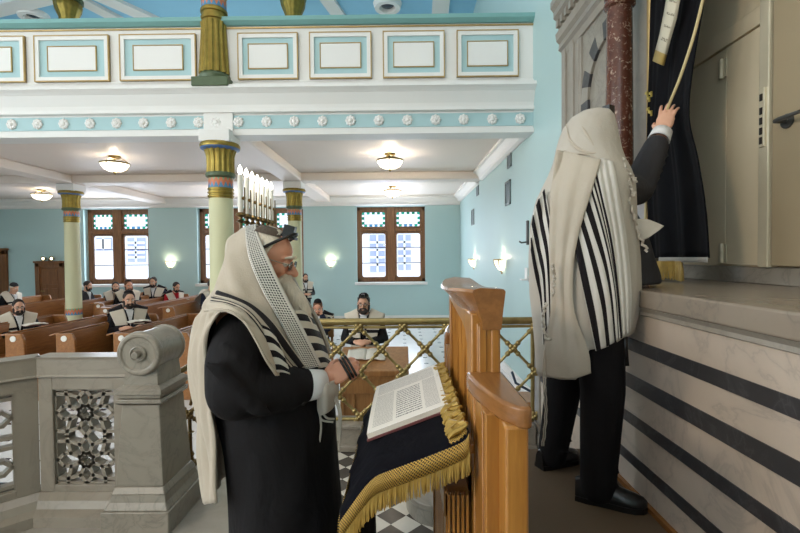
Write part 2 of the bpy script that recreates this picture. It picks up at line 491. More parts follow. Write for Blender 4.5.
# ---- windows in the far wall
def frame_window(idx, x0, x1, z0, z1, mulls, zt):
    root = bpy.data.objects.new('window_%d' % idx, None); C.objects.link(root); root.location = ((x0+x1)/2, YF+.25, z0); root['kind'] = 'structure'
    y0, y1 = YF+.2, YF+.3; t = .1
    mb = MB().box(x0, x0+t, y0, y1, z0, z1).box(x1-t, x1, y0, y1, z0, z1).box(x0, x1, y0, y1, z1-t, z1).box(x0, x1, y0, y1, z0, z0+t)
    obj('window_frame', mb, WOOD_WIN, root, smooth=False, world=True)
    for a, b_ in mulls: obj('mullion', MB().box(a, b_, y0-.05, y1, z0, z1), WOOD_WIN, root, world=True, bevel=.02)
    obj('transom', MB().box(x0+t, x1-t, y0-.03, y1, zt-.06, zt+.06), WOOD_WIN, root, world=True, bevel=.02)
    xs = [x0+t]+[v for a in mulls for v in a]+[x1-t]
    for i in range(0, len(xs), 2):
        a, b_ = xs[i], xs[i+1]
        for (c, d, up) in ((zt+.06, z1-t, True), (z0+t, zt-.06, False)):
            s = .05
            # sash with rounded inner corners
            n = 5; r = .07; poly = []
            for (cx, cz, a0) in ((b_-s-r, d-s-r, 0), (a+s+r, d-s-r, PI/2), (a+s+r, c+s+r, PI), (b_-s-r, c+s+r, 1.5*PI)):
                poly += [(cx+r*math.cos(a0+PI/2*k/n), cz+r*math.sin(a0+PI/2*k/n)) for k in range(n+1)]
            ou = []
            for (cx, cz) in ((b_, d), (a, d), (a, c), (b_, c)): ou += [(cx, cz)]*(n+1)
            m = MB(); L = len(poly)
            for yy in (y0+.02, y0+.07): m.v += [V3((p[0], yy, p[1])) for p in poly]+[V3((p[0], yy, p[1])) for p in ou]
            for k in range(L):
                k2 = (k+1) % L
                m.f += [(k, k2, L+k2, L+k), (2*L+k, 2*L+k2, 3*L+k2, 3*L+k), (k, k2, 2*L+k2, 2*L+k)]
            m.mi = [0]*len(m.f)
            sh = obj('sash', m, WOOD_WIN, root, smooth=False, world=True)
            if up:
                g = MB().grid([[V3((a+s, y0+.05, c+s)), V3((b_-s, y0+.05, c+s))], [V3((a+s, y0+.05, d-s)), V3((b_-s, y0+.05, d-s))]])
                obj('stained_pane', g, STAINED, sh, world=True, smooth=False)
            else:
                g = MB().box(a+s, b_-s, y0+.045, y0+.05, c+s, d-s)
                obj('pane', g, GLASS, sh, world=True, smooth=False)
                mm = MB()
                for k in (1, 2): zz = c+(d-c)*k/3; mm.box(a+s, b_-s, y0+.03, y0+.06, zz-.012, zz+.012)
                obj('muntin', mm, IRON, sh, world=True, smooth=False)
    obj('window_sill', MB().box(x0-.06, x1+.06, YF-.09, YF+.2, z0-.09, z0), WHITE, root, world=True, bevel=.015)
zt = at(400, 229.5, YF).z
xm = at(391, 240, YF+.2).x
frame_window(1, holes[0][0], holes[0][1], .74, 3.10, [(xm-.13, xm+.13)], zt)
xm = at(118, 240, YF+.2).x
frame_window(2, holes[1][0], holes[1][1], .74, 3.10, [(xm-.13, xm+.13)], zt)
m1, m2 = at(236.5, 240, YF+.2).x, at(271.5, 240, YF+.2).x
frame_window(3, holes[2][0], holes[2][1], .74, 3.10, [(m1-.12, m1+.12), (m2-.12, m2+.12)], zt)

# the street outside: pale building fronts
b1 = thing('building', 'pale building front with grey window rows seen through the far windows', 'building', (-3, 24, -3))
b1['kind'] = 'structure'
BLD = plain('pale plaster', rgb(236, 236, 240), .8, 0, .04, 1); BLDW = plain('grey lavender glass', rgb(168, 176, 214), .3, 0, .1, 2); 
obj('facade', MB().box(-22, 8, 24, 25, -3, 6.5), BLD, b1, world=True, smooth=False)
for (p, q) in (((370,235),(385,272)), ((398,235),(411,270)), ((97,238),(112,250)), ((128,238),(146,262)), ((244,240),(252,262)), ((280,246),(288,258))):
    a, b_ = at(*p, 24), at(*q, 24)
    w = obj('facade_window', MB().box(a.x, b_.x, 23.93, 24, b_.z, a.z), BLDW, b1, world=True, smooth=False)
    mm = MB(); n = 5
    for k in range(1, n): zz = b_.z+(a.z-b_.z)*k/n; mm.box(a.x, b_.x, 23.88, 23.93, zz-.06, zz+.06)
    xx = (a.x+b_.x)/2; mm.box(xx-.05, xx+.05, 23.88, 23.93, b_.z, a.z)
    obj('glazing_bar', mm, BLD, w, world=True, smooth=False)

# ---- door, brown cupboard edge and light above
def wdoor(name, p, q, Y, panels):
    a, b_ = at(*p, Y), at(*q, Y); x0, x1, z1 = a.x, b_.x, a.z
    r = bpy.data.objects.new(name, None); C.objects.link(r); r.location = ((x0+x1)/2, Y, HZ); r['kind'] = 'structure'
    t = .13; y = Y-.04
    obj('door_frame', MB().box(x0, x0+t, y-.05, Y, HZ, z1).box(x1-t, x1, y-.05, Y, HZ, z1).box(x0, x1, y-.05, Y, z1-t, z1).box(x0-.04, x1+.04, y-.08, Y, z1, z1+.06), WOOD_DOOR, r, world=True, smooth=False, bevel=.01)
    lf = obj('door_leaf', MB().box(x0+t, x1-t, y-.01, Y, HZ, z1-t), WOOD_DOOR, r, world=True, smooth=False)
    xm = (x0+x1)/2; zmid = z1-.75
    for (c, d, e, f) in ((x0+t+.08, x1-t-.08, zmid+.08, z1-t-.08), (x0+t+.08, xm-.05, HZ+.2, zmid-.05), (xm+.05, x1-t-.08, HZ+.2, zmid-.05))[:panels]:
        obj('door_panel', MB().box(c, d, y-.03, y-.005, e, f), WOOD_DOOR, lf, world=True, smooth=False, bevel=.012)
    obj('door_handle', MB().tube([(x0+t+.07, y-.01, .55), (x0+t+.07, y-.09, .55), (x0+t+.2, y-.09, .55)], .014), BRASS, lf, world=True)
    return r
wdoor('door_1', (37, 263), (66, 300), YF-.02, 3)
wdoor('door_2', (-28, 250.5), (9, 300), YF-.02, 3)
sp = thing('emergency_light', 'small twin spot lamp fixed above the brown door', 'lamp', at(51, 260.5, YF-.02))
o = sp.location
obj('bracket', MB().box(o.x-.05, o.x+.05, o.y-.06, o.y+.02, o.z-.03, o.z+.05), IRON, sp, world=True, bevel=.01)
BULB = glow('warm bulb', (1, .86, .6), 6)
for sx in (-1, 1):
    obj('spot', MB().lathe([(.02, 0), (.07, .1), (.075, .12)], (o.x+sx*.13, o.y-.03, o.z+.06), 16, axis='Y'), BRASS, sp, world=True)
    obj('bulb', MB().ell((o.x+sx*.13, o.y-.13, o.z+.06), (.055,.03,.055)), BULB, sp, world=True)
# ------------------------------------------------------------------ gallery balcony
def zy(y, Y=YB): return at(404, y, Y).z
bal = thing('balcony', 'white and pale blue gallery balcony front with gold framed panels and rosettes', 'balcony', (-4, YB+.1, 3.2))
bal['kind'] = 'structure'
zc = dict(top=zy(16.5), cap=zy(24.5), gold=zy(27), ptop=zy(32), pbot=zy(78.5), sh=zy(86.5), shb=zy(92), cov=zy(110), bl1=zy(114), bl0=zy(127), bot=zy(132))
XL = -14
def bp(name, prof, mat, **kw): return obj(name, MB().prism(prof, XL, XR, 'X'), mat, bal, world=True, smooth=False, **kw)
y = YB
bp('parapet_wall', [(y, zc['sh']), (y, zc['cap']), (y+.18, zc['cap']), (y+.18, zc['sh'])], WHITE)
bp('cap_rail', [(y-.09, zc['cap']+.04), (y-.1, zc['top']-.02), (y-.06, zc['top']), (y+.26, zc['top']), (y+.26, zc['cap']), (y-.03, zc['cap'])], RAIL_TEAL)
bp('gold_line', [(y-.02, zc['gold']), (y-.025, zc['gold']+.014), (y+.05, zc['gold']+.014), (y+.05, zc['gold'])], GOLDLINE)
bp('cornice', [(y, zc['sh']+.09), (y-.06, zc['sh']+.03), (y-.16, zc['sh']), (y-.18, zc['sh']-.05), (y-.14, zc['shb']), (y-.10, zc['shb']-.03), (y-.04, zc['cov']+.08), (y-.03, zc['cov']+.03), (y-.06, zc['cov']+.02), (y-.06, zc['cov']-.02),(y, zc['cov']-.03), (y, zc['bot']), (y+.3, zc['bot']), (y+.3, zc['sh']+.09)], WHITE)
bp('blue_frieze', [(y-.012, zc['bl0']), (y-.012, zc['bl1']), (y+.02, zc['bl1']), (y+.02, zc['bl0'])], PANEL_BLUE)
bp('soffit_fascia', [(y-.04, zc['bot']-.03), (y-.04, zc['bot']+.03), (y+.28, zc['bot']+.03), (y+.28, zc['bot']-.03)], WHITE)
def frame_rect(mb, x0, x1, z0, z1, t, ya, yb):
    mb.box(x0, x1, ya, yb, z1-t, z1).box(x0, x1, ya, yb, z0, z0+t).box(x0, x0+t, ya, yb, z0+t, z1-t).box(x1-t, x1, ya, yb, z0+t, z1-t)
def xx(px): return at(px, 60, YB).x
pans = [(456.5,518),(383,444.5),(309.8,371.7),(238.5,298.5),(121,197),(36,110.5),(-50,26.5)]
for a, b_ in pans:
    x0, x1 = xx(a), xx(b_); z0, z1 = zc['pbot'], zc['ptop']
    pn = obj('panel', MB().box(x0, x1, YB-.012, YB+.02, z0, z1), PANEL_BLUE, bal, world=True, smooth=False)
    m = MB(); frame_rect(m, x0, x1, z0, z1, .013, YB-.042, YB); obj('gold_frame', m, GOLDLINE, pn, world=True, smooth=False)
    m = MB(); frame_rect(m, x0+.013, x1-.013, z0+.013, z1-.013, .05, YB-.035, YB); obj('white_frame', m, WHITE, pn, world=True, smooth=False)
    dx, dz = (x1-x0)*.185, (z1-z0)*.25
    obj('white_field', MB().box(x0+dx, x1-dx, YB-.028, YB, z0+dz, z1-dz), WHITE, pn, world=True, smooth=False)
    m = MB(); frame_rect(m, x0+dx-.014, x1-dx+.014, z0+dz-.014, z1-dz+.014, .010, YB-.032, YB); obj('inner_gold_frame', m, GOLDLINE, pn, world=True, smooth=False)
def rosette(x, z, r=.075):
    m = MB()
    for k in range(8):
        a = 2*PI*k/8
        m.ell((x+r*.62*math.cos(a), YB-.02, z+r*.62*math.sin(a)), (r*.36, .022, r*.36), 8, 6)
    m.ell((x, YB-.025, z), (r*.45, .03, r*.45), 10, 6)
    return obj('rosette', m, WHITE, bal, world=True, angle=180)
zr = zy(120.5)
for px in (519.8,492,463.6,435.6,407.4,379,350.7,322.8,294.6,267,239,199,171.8,144.3,117.4,91,64.7,38.6,12.8):
    rosette(at(px, 120, YB).x, zr)
rosette(at(216.5, 120, YB).x, zr, .085)
# block of the frieze above the column
obj('frieze_block', MB().box(XC-.2, XC+.2, YB-.035, YB+.1, zc['bot']-.02, zc['cov']-.02), WHITE, bal, world=True, smooth=False, bevel=.01)

# ------------------------------------------------------------------ columns
def zigzag():
    m, nt, b = new_mat('painted zigzag band')
    co = coords(nt); s = N(nt, 'ShaderNodeSeparateXYZ'); nt.links.new(co, s.inputs[0])
    an = M_(nt, 'DIVIDE', M_(nt, 'ARCTAN2', s.outputs[1], s.outputs[0]), 2*PI)
    tri = M_(nt, 'ABSOLUTE', M_(nt, 'SUBTRACT', M_(nt, 'FRACT', M_(nt, 'MULTIPLY', an, 16)), .5))
    h = M_(nt, 'DIVIDE', s.outputs[2], .16)
    up = M_(nt, 'GREATER_THAN', M_(nt, 'SUBTRACT', h, .55), M_(nt, 'MULTIPLY', tri, .9))
    lo = M_(nt, 'LESS_THAN', M_(nt, 'SUBTRACT', h, .05), M_(nt, 'MULTIPLY', tri, .9))
    c = MIX(nt, up, rgb(205, 120, 84), rgb(116, 172, 130))
    c = MIX(nt, lo, c, rgb(84, 138, 178))
    nt.links.new(c, b.inputs['Base Color']); b.inputs['Roughness'].default_value = .5
    return m
ZIG = zigzag()
BLUEP = plain('deep blue paint', rgb(84, 120, 176), .5)
def column(label, x, y, z0, sc=1.0):
    r = thing('column', label, 'column', (x, y, z0), 0)
    H = 3.24-z0
    zt_ = H-.155
    def z(px): return (143-px)/73.8*sc+zt_
    obj('abacus', MB().box(-.205*sc,.205*sc,-.205*sc,.205*sc,z(143.5),H), WHITE, r, bevel=.01)
    obj('base', MB().lathe([(.26*sc,0),(.26*sc,.12),(.22*sc,.18),(.2*sc,.2)], n=24), DKGREEN, r)
    obj('shaft', MB().lathe([(.18*sc,.2),(.17*sc,.5),(.155*sc,z(197))], n=28), COLPAINT, r)
    zz = obj('painted_foot_band', MB().lathe([(.172*sc,0),(.17*sc,.15)], n=32), ZIG, r); zz.location.z = .72
    m = MB()
    for q in (188, 191.5, 195): m.lathe([(.155*sc,z(q+1.6)),(.17*sc,z(q+1)),(.17*sc,z(q-.4)),(.155*sc,z(q-1))], n=28)
    m.lathe([(.157*sc,z(197.5)),(.157*sc,z(187))], n=28)
    obj('gold_ring', m, GOLD, r)
    zz = obj('painted_band', MB().lathe([(.158*sc,0),(.158*sc,.145*sc)], n=32), ZIG, r); zz.location.z = z(187)
    obj('green_ring', MB().lathe([(.158*sc,z(177.5)),(.19*sc,z(176)),(.195*sc,z(174)),(.185*sc,z(172)),(.16*sc,z(171.5))], n=28), DKGREEN, r)
    obj('capital', MB().lathe([(.17*sc,z(172)),(.165*sc,z(165)),(.168*sc,z(156)),(.19*sc,z(150)),(.225*sc,z(147.5))], n=64, mod=lambda k, j: 1+.08*((k//2) % 2)), GOLD, r, angle=30)
    obj('capital_underside', MB().lathe([(.2*sc,z(149.8)),(.25*sc,z(148.4)),(.255*sc,z(147))], n=32), BLUEP, r)
    obj('capital_lip', MB().lathe([(.22*sc,z(149)),(.258*sc,z(147.4)),(.262*sc,z(145)),(.245*sc,z(143)),(.2*sc,z(142.5))], n=32), GOLD, r)
    return r
column('tall pale green column with gold capital carrying the balcony front', XC, YB+.02, HZ)
column('slim pale green column in the second row behind the tall candelabrum', XC, Y2, HZ, .98)
column('pale green column rising from the pews before the left window', at(72.5,250,Y2).x, Y2, HZ, .96)

def upper_column(label, x, y, z0, full=True):
    r = thing('gallery_column', label, 'column', (x, y, z0))
    if full:
        obj('base_block', MB().box(-.24,.24,-.2,.2,0,.12), DKGREEN, r, bevel=.01)
        obj('green_ring', MB().lathe([(.2,.12),(.21,.16),(.19,.2)], n=28), DKGREEN, r)
        obj('fluted_foot', MB().lathe([(.19,.2),(.185,.26),(.155,.8),(.16,.88)], n=60, mod=lambda k, j: 1+.09*((k//2) % 2)), GOLD, r, angle=30)
        m = MB()
        for q in (.9, 1.0, 1.24): m.lathe([(.15,q),(.172,q+.015),(.172,q+.05),(.15,q+.06)], n=28)
        m.lathe([(.155,.88),(.155,1.4)], n=28)
        obj('gold_ring', m, GOLD, r)
        zz = obj('painted_band', MB().lathe([(.159,0),(.159,.15)], n=32), ZIG, r); zz.location.z = 1.07
        obj('shaft', MB().lathe([(.15,1.38),(.14,3.3)], n=28), COLPAINT, r)
    else:
        obj('shaft', MB().lathe([(.15,0),(.14,3.0)], n=24), COLPAINT, r)
        obj('capital', MB().lathe([(.15,2.95),(.17,3.05),(.17,3.3),(.25,3.5),(.27,3.62),(.2,3.7)], n=48, mod=lambda k, j: 1+.05*((k//2) % 2)), GOLD, r, angle=180)
        obj('capital_lip', MB().lathe([(.2,3.66),(.3,3.68),(.3,3.78),(.2,3.83)], n=24), DKGREEN, r)
    return r
upper_column('gold fluted column foot standing on the balcony front', at(215,60,YB).x, YB-.0, zy(88.5))
upper_column('gold topped gallery column above and behind the second balcony panel', at(68,8,Y2).x, Y2, ZS+.25, False)
upper_column('gold topped gallery column above the wide white candle lights', at(293,8,Y2).x, Y2, ZS+.25, False)

# recessed round ceiling lights of the gallery
LENS = plain('dark lens', rgb(60, 66, 76), .15, .2)
for px, py, lb in ((387.5, 4, 'round white ceiling light seen over the middle of the balcony rail'), (33, 14, 'round white ceiling light at far left above the balcony rail')):
    p = atz(px, max(py, 3), 7.49) if py < 5 else atz(px, py, 7.49)
    r = thing('ceiling_light', lb, 'ceiling light', (p.x, p.y, 7.5))
    obj('ring', MB().lathe([(.16,-.02),(.2,-.12),(.3,-.12),(.34,0),(.16,0)], n=28), WHITE, r)
    obj('lens', MB().lathe([(0,-.09),(.13,-.06),(.17,-.02)], n=24), LENS, r)

# ------------------------------------------------------------------ pendant lamps and wall lamps
BOWL_S = glow('lit wall lamp glass', (1, .88, .68), 1.8)
BOWL = glow('lit opal glass', (1, .90, .74), 3.2)
def point(name, loc, e, col=(1,.86,.66), r=.08):
    l = bpy.data.lights.new(name, 'POINT'); l.energy = e; l.color = col; l.shadow_soft_size = r
    o = bpy.data.objects.new(name, l); C.objects.link(o); o.location = loc; return o
def pendant(label, x, y, e=130):
    r = thing('pendant_lamp', label, 'ceiling lamp', (x, y, ZS), 0, 'bowl lamps under the gallery')
    obj('canopy', MB().lathe([(.0,0),(.1,0),(.1,-.02),(.05,-.05),(0,-.05)], n=20), BRASS, r)
    obj('stem', MB().tube([(0,0,-.03),(0,0,-.2)], .012), BRASS, r)
    obj('glass_bowl', MB().lathe([(.235,-.13),(.225,-.17),(.18,-.235),(.1,-.275),(.02,-.285)], n=32), BOWL, r, angle=180)
    m = MB().lathe([(.238,-.145),(.248,-.135),(.248,-.12),(.238,-.115)], n=32)
    for k in range(3):
        a = 2*PI*k/3+.5
        m.tube([(.245*math.cos(a),.245*math.sin(a),-.13),(.15*math.cos(a),.15*math.sin(a),-.06),(0,0,-.045)], .009, 6)
        m.tube([(.24*math.cos(a),.24*math.sin(a),-.14),(.19*math.cos(a),.19*math.sin(a),-.235),(.02*math.cos(a),.02*math.sin(a),-.295)], .008, 6)
    obj('brass_frame', m, BRASS, r)
    obj('finial', MB().lathe([(0,-.28),(.02,-.29),(.026,-.305),(.012,-.325),(0,-.34)], n=12), BRASS, r)
    point('lamp_glow', (x, y, ZS-.14), e, (1,.84,.64))
for px, py, Y, lb in ((390, 166, 8.25, 'nearer lit bowl lamp hanging under the gallery before the double window'), (392.5, 195, 12.1, 'farther lit bowl lamp hanging close to the double window'),
               (115, 168, 8.25, 'lit bowl lamp hanging nearest on the left side under the gallery'), (42, 200, 12.1, 'lit bowl lamp hanging farthest left near the brown door'), (217, 196, 12.1, 'lit bowl lamp half hidden behind the tall balcony column')):
    p = at(px, py, Y); pendant(lb, p.x, Y, 210 if px > 300 else 70)
def sconce(label, p, nrm):
    a = math.atan2(nrm[1], nrm[0])
    r = thing('wall_lamp', label, 'wall lamp', p, a, 'lit wall lamps')
    obj('back_plate', MB().lathe([(0,0),(.05,0),(.05,.02),(.03,.03),(0,.03)], n=16, axis='X'), BRASS, r)
    m = MB().lathe([(.012,-.15),(.07,-.12),(.13,-.03),(.15,.05)], (.02,0,0), 24, a0=-PI/2, a1=PI/2)
    obj('glass_shade', m, BOWL_S, r, angle=180)
    m = MB()
    for b_ in (-.9, 0, .9): m.tube([(.02+.155*math.cos(b_),.155*math.sin(b_),.06),(.02+.135*math.cos(b_),.135*math.sin(b_),-.03),(.02+.01*math.cos(b_),0,-.17)], .008, 6)
    m.lathe([(.15,.045),(.16,.05),(.16,.065),(.15,.07)], (.02,0,0), 24, a0=-PI/2, a1=PI/2)
    m.ell((.03,0,-.175), (.016,.016,.022), 8, 6)
    obj('brass_frame', m, BRASS, r)
    q = V3(p)+V3((nrm[0],nrm[1],0))*.1+V3((0,0,.08))
    point('lamp_glow', q, 4.5, (1,.84,.58), .05)
sconce('lit wall lamp on far wall beside the reading man in red', at(171, 263, YF), (0,-1))
sconce('lit wall lamp on far wall left of the double window', at(331, 262, YF), (0,-1))
sconce('lit wall lamp on the right wall, nearer the tall candle stand end', atx(503.5, 263, XR), (-1,0))
sconce('lit wall lamp on the right wall, nearer the far corner', atx(475, 261.5, XR), (-1,0))
# grilles on the right wall
GRILL = plain('grey grille', rgb(112, 124, 124), .5, .2)
for px, pt, pb, w, lb in ((508.3,181,205,.36,'large grey wall grille nearer the striped shawl man'), (473,209.5,225,.4,'large grey wall grille nearer the far corner'), (509.8,152.5,167.5,.26,'small grey wall grille close under the ceiling, nearer one'), (478,186,195.5,.3,'small grey wall grille close under the ceiling, farther one')):
    a, b_ = atx(px, pt, XR), atx(px, pb, XR)
    r = thing('wall_grille', lb, 'vent', (XR, a.y, (a.z+b_.z)/2), 0, 'grey wall grilles')
    h = (a.z-b_.z)/2
    m = MB(); frame_rect2 = None
    m.box(-.02,0,-w/2,-w/2+.03,-h,h).box(-.02,0,w/2-.03,w/2,-h,h).box(-.02,0,-w/2,w/2,h-.03,h).box(-.02,0,-w/2,w/2,-h,-h+.03)
    obj('frame', m, GRILL, r, smooth=False)
    m = MB(); n = 12
    for k in range(n): z_ = -h+.04+(2*h-.08)*k/(n-1); m.obox((-.008,0,z_), (.008,0,.004), (0,w/2-.03,0), (-.001,0,.002))
    m.box(-.003,0,-w/2,w/2,-h,h)
    obj('louvre_panel', m, GRILL, r, smooth=False)
p = atx(528.5, 232, XR)
r = thing('wall_bracket', 'dark metal hook bracket on the right wall beside the striped shawl', 'bracket', p)
obj('backplate', MB().box(-.03,0,-.03,.03,-.18,.16), IRON, r, bevel=.008)
obj('hook', MB().tube([(-.02,0,-.14),(-.1,0,-.15),(-.13,0,-.13)], .012), IRON, r)
p = atx(527, 274, XR)
r = thing('wall_shelf', 'small white holder fixed to the right wall under the hook bracket', 'holder', p)
obj('backplate', MB().box(-.02,0,-.06,.06,-.07,.09), WHITE, r, bevel=.008)
obj('tray', MB().box(-.09,0,-.06,.06,-.09,-.07), WHITE, r, bevel=.006)

# ------------------------------------------------------------------ pews
PLATE = plain('white enamel', rgb(235, 232, 225), .3)
def pew_proto(label, L, grp):
    """faces +X; length along Y from 0 to L; the back board is at x=0, the seat before it"""
    r = thing('pew', label, 'pew', (0,0,0), 0, grp)
    for y0 in (0, L-.05):
        prof = [(-.02,0),(.5,0),(.5,.42),(.42,.5),(.26,.60),(.24,.86),(.2,.95),(-.02,.95)]
        e = obj('end_panel', MB().prism(prof, y0, y0+.05, 'Y'), WOOD_PEW, r, smooth=False, bevel=.012)
        if y0 == 0:
            obj('number_plate', MB().lathe([(0,0),(.042,0),(.042,.008),(0,.008)], (.1,-.001,.88), 16, axis='Y'), PLATE, e)
    obj('back_board', MB().prism([(.0,.2),(.04,.2),(.0,.93),(-.04,.93)], .05, L-.05, 'Y'), WOOD_PEW, r, smooth=False, bevel=.006)
    obj('seat', MB().box(.02,.46,.05,L-.05,.40,.45), WOOD_PEW, r, smooth=False, bevel=.01)
    obj('book_ledge', MB().prism([(-.15,.905),(-.02,.935),(-.02,.96),(-.15,.925)], .05, L-.05, 'Y'), WOOD_PEW, r, smooth=False, bevel=.008)
    obj('kick_panel', MB().box(-.02,.0,.05,L-.05,0,.2), WOOD_PEW, r, smooth=False)
    return r
G1, G2 = 'front block of wooden pews', 'rear block of wooden pews'
fr = [(-6.62, 'wooden pew in the front block at the left edge under the bearded man in glasses'), (-5.6, 'wooden pew in the front block, leftmost, before the bearded man in glasses'), (-4.88, 'wooden pew in the front block, second from the left with white number plate'),
      (-4.07, 'wooden pew in the front block just behind the marble scroll post'), (-3.25, 'wooden pew in the front block nearest the aisle and the grey bearded man')]
P0 = None
for i, (x, lb) in enumerate(fr):
    if P0 is None: P0 = pew_proto(lb, 2.2, G1); P0.location = (x, 6.25, HZ)
    else: dup(P0, (x, 6.25, HZ), 0, lb, G1)
rr_ = [(-10.55,'wooden pew in the rear block, leftmost, under the man in the flat cap'), (-9.05,'wooden pew in the rear block near the painted column, man in charcoal jacket on it'), (-8.0,'wooden pew in the rear block beside the left painted column'), (-7.3,'wooden pew in the rear block, middle one before the left window'), (-6.5,'wooden pew in the rear block under the man in the red sweater'), (-5.8,'wooden pew in the rear block, second from the aisle'), (-5.15,'wooden pew in the rear block nearest the aisle')]
P1 = None
for x, lb in rr_:
    if P1 is None: P1 = pew_proto(lb, 3.5, G2); P1.location = (x, 9.55, HZ)
    else: dup(P1, (x, 10.5 if x in (-8.0,-7.3) else 9.55, HZ), 0, lb, G2)

# ------------------------------------------------------------------ brass railing on marble curb
YR = 3.65
rail = thing('brass_railing', 'long brass lattice railing on marble curb before the reading desk', 'railing', (0, YR, 0))
xl, xr_ = at(228, 350, YR).x, at(534, 350, YR).x
ztop = at(404, 321.5, YR).z
def zr_(y): return at(404, y, YR).z
obj('curb', MB().box(xl-.1, 1.04, YR-.1, YR+.1, 0, zr_(424)).box(xl-.12, 1.04, YR-.13, YR+.12, 0, .05).box(xl-.12, 1.02, YR-.12, YR+.12, zr_(424), zr_(420)), MARBLE, rail, world=True, bevel=.008)
obj('top_rail', MB().tube([(xl, YR, ztop),(xr_-.005, YR, ztop)], .03, 16).tube([(xl, YR, ztop-.045),(xr_, YR, ztop-.045)], .012, 8), BRASS, rail, world=True)
obj('bottom_rail', MB().tube([(xl, YR, zr_(418.5)),(xr_, YR, zr_(418.5))], .014, 8), BRASS, rail, world=True)
dx = 44/F*YR; xc0 = at(403, 350, YR).x
zs = [zr_(327), zr_(349), zr_(372), zr_(394.5), zr_(416)]
def node(p, r=.044):
    m = MB()
    for k in range(4):
        a = PI/4+PI/2*k
        d = V3((math.cos(a), 0, math.sin(a)))
        m.ell(V3(p)+d*r*1.25, (r*.42,)*3, 8, 6)
        m.ell(V3(p)+d*r*.55+V3((0,-.012,0)), (r*.5, r*.4, r*.5), 8, 6)
    m.ell(V3(p)+V3((0,-.02,0)), (r*.42,r*.4,r*.42), 10, 6); m.ell(p, (r*.7,r*.5,r*.7), 10, 6)
    return m
def rod(a, b_):
    a, b_ = V3(a), V3(b_); d = (b_-a).normalized()
    m = MB().tube([a+d*.035, a+d*.06, a+d*.07, b_-d*.07, b_-d*.06, b_-d*.035], [.017,.017,.0115,.0115,.017,.017], 8)
    m.ell(a+d*.062, (.022,)*3, 8, 6); m.ell(b_-d*.062, (.022,)*3, 8, 6)
    return m
nodes = {}
for row in range(5):
    for k in range(-10, 10):
        x = xc0+dx*(k+(.5 if row % 2 else 0))
        if xl-.02 <= x <= xr_+.03:
            nodes[(row, 2*k+(row % 2))] = (x, YR, zs[row])
            obj('rosette_node', node((x, YR, zs[row])), BRASS, rail, world=True, angle=180)
mbrod = []
for (row, k), p in nodes.items():
    for dk in (-1, 1):
        q = nodes.get((row+1, k+dk))
        if q: obj('lattice_rod', rod(p, q), BRASS, rail, world=True)
obj('end_post', MB().tube([(xr_-.012, YR, zr_(422)), (xr_-.012, YR, ztop)], .016, 12), BRASS, rail, world=True)

# marble pier where the railing meets the ark steps
pier = thing('marble_pier', 'slim white marble pier at right end of the brass railing', 'pier', (1.13, YR+.02, 0))
obj('shaft', MB().box(-.06,.07,-.1,.1,.18,1.32), MARBLE, pier, bevel=.01)
obj('base', MB().box(-.08,.09,-.13,.13,0,.12).box(-.075,.085,-.115,.115,.12,.18), MARBLE, pier, bevel=.012)
obj('cap', MB().box(-.09,.1,-.12,.12,1.32,1.38), MARBLE, pier, bevel=.012)

# short side rail by the scroll post
sr = thing('side_railing', 'short brass side rail with one post beside the marble scroll post', 'railing', (at(190.5,464,3.33).x, 3.33, 0))
b0 = at(191, 463, 3.33); b0.z = 0
nd = at(189.5, 414, 3.33)
def q_(px, py, Y=3.33): return at(px, py, Y)
obj('post', MB().tube([b0, nd], .014, 10).lathe([(.05,0),(.05,.02),(.025,.035),(.018,.06),(.026,.075),(.016,.1)], b0, 16).lathe([(.014,0),(.028,.008),(.014,.016)], q_(190.5,433), 12), BRASS_D, sr, world=True)
obj('rosette_node', node(nd, .042), BRASS_D, sr, world=True, angle=180)
m = MB()
for a, b_ in (((189,414),(173,424)), ((189,414),(176,419.5)), ((189.5,414),(200,400)), ((189.5,414),(203,427))):
    m.tube([q_(*a), q_(*b_)], .01, 8)
obj('lattice_rod', m, BRASS_D, sr, world=True)
hr0, hr1 = q_(170, 378, 2.98), q_(205, 356, 3.33)
obj('hand_rail', MB().tube([hr0, hr1, q_(222, 352, 3.5)], .02, 12), BRASS_D, sr, world=True)
obj('rail_stem', MB().tube([q_(200, 360), q_(190.5, 405)], .012, 8), BRASS_D, sr, world=True)
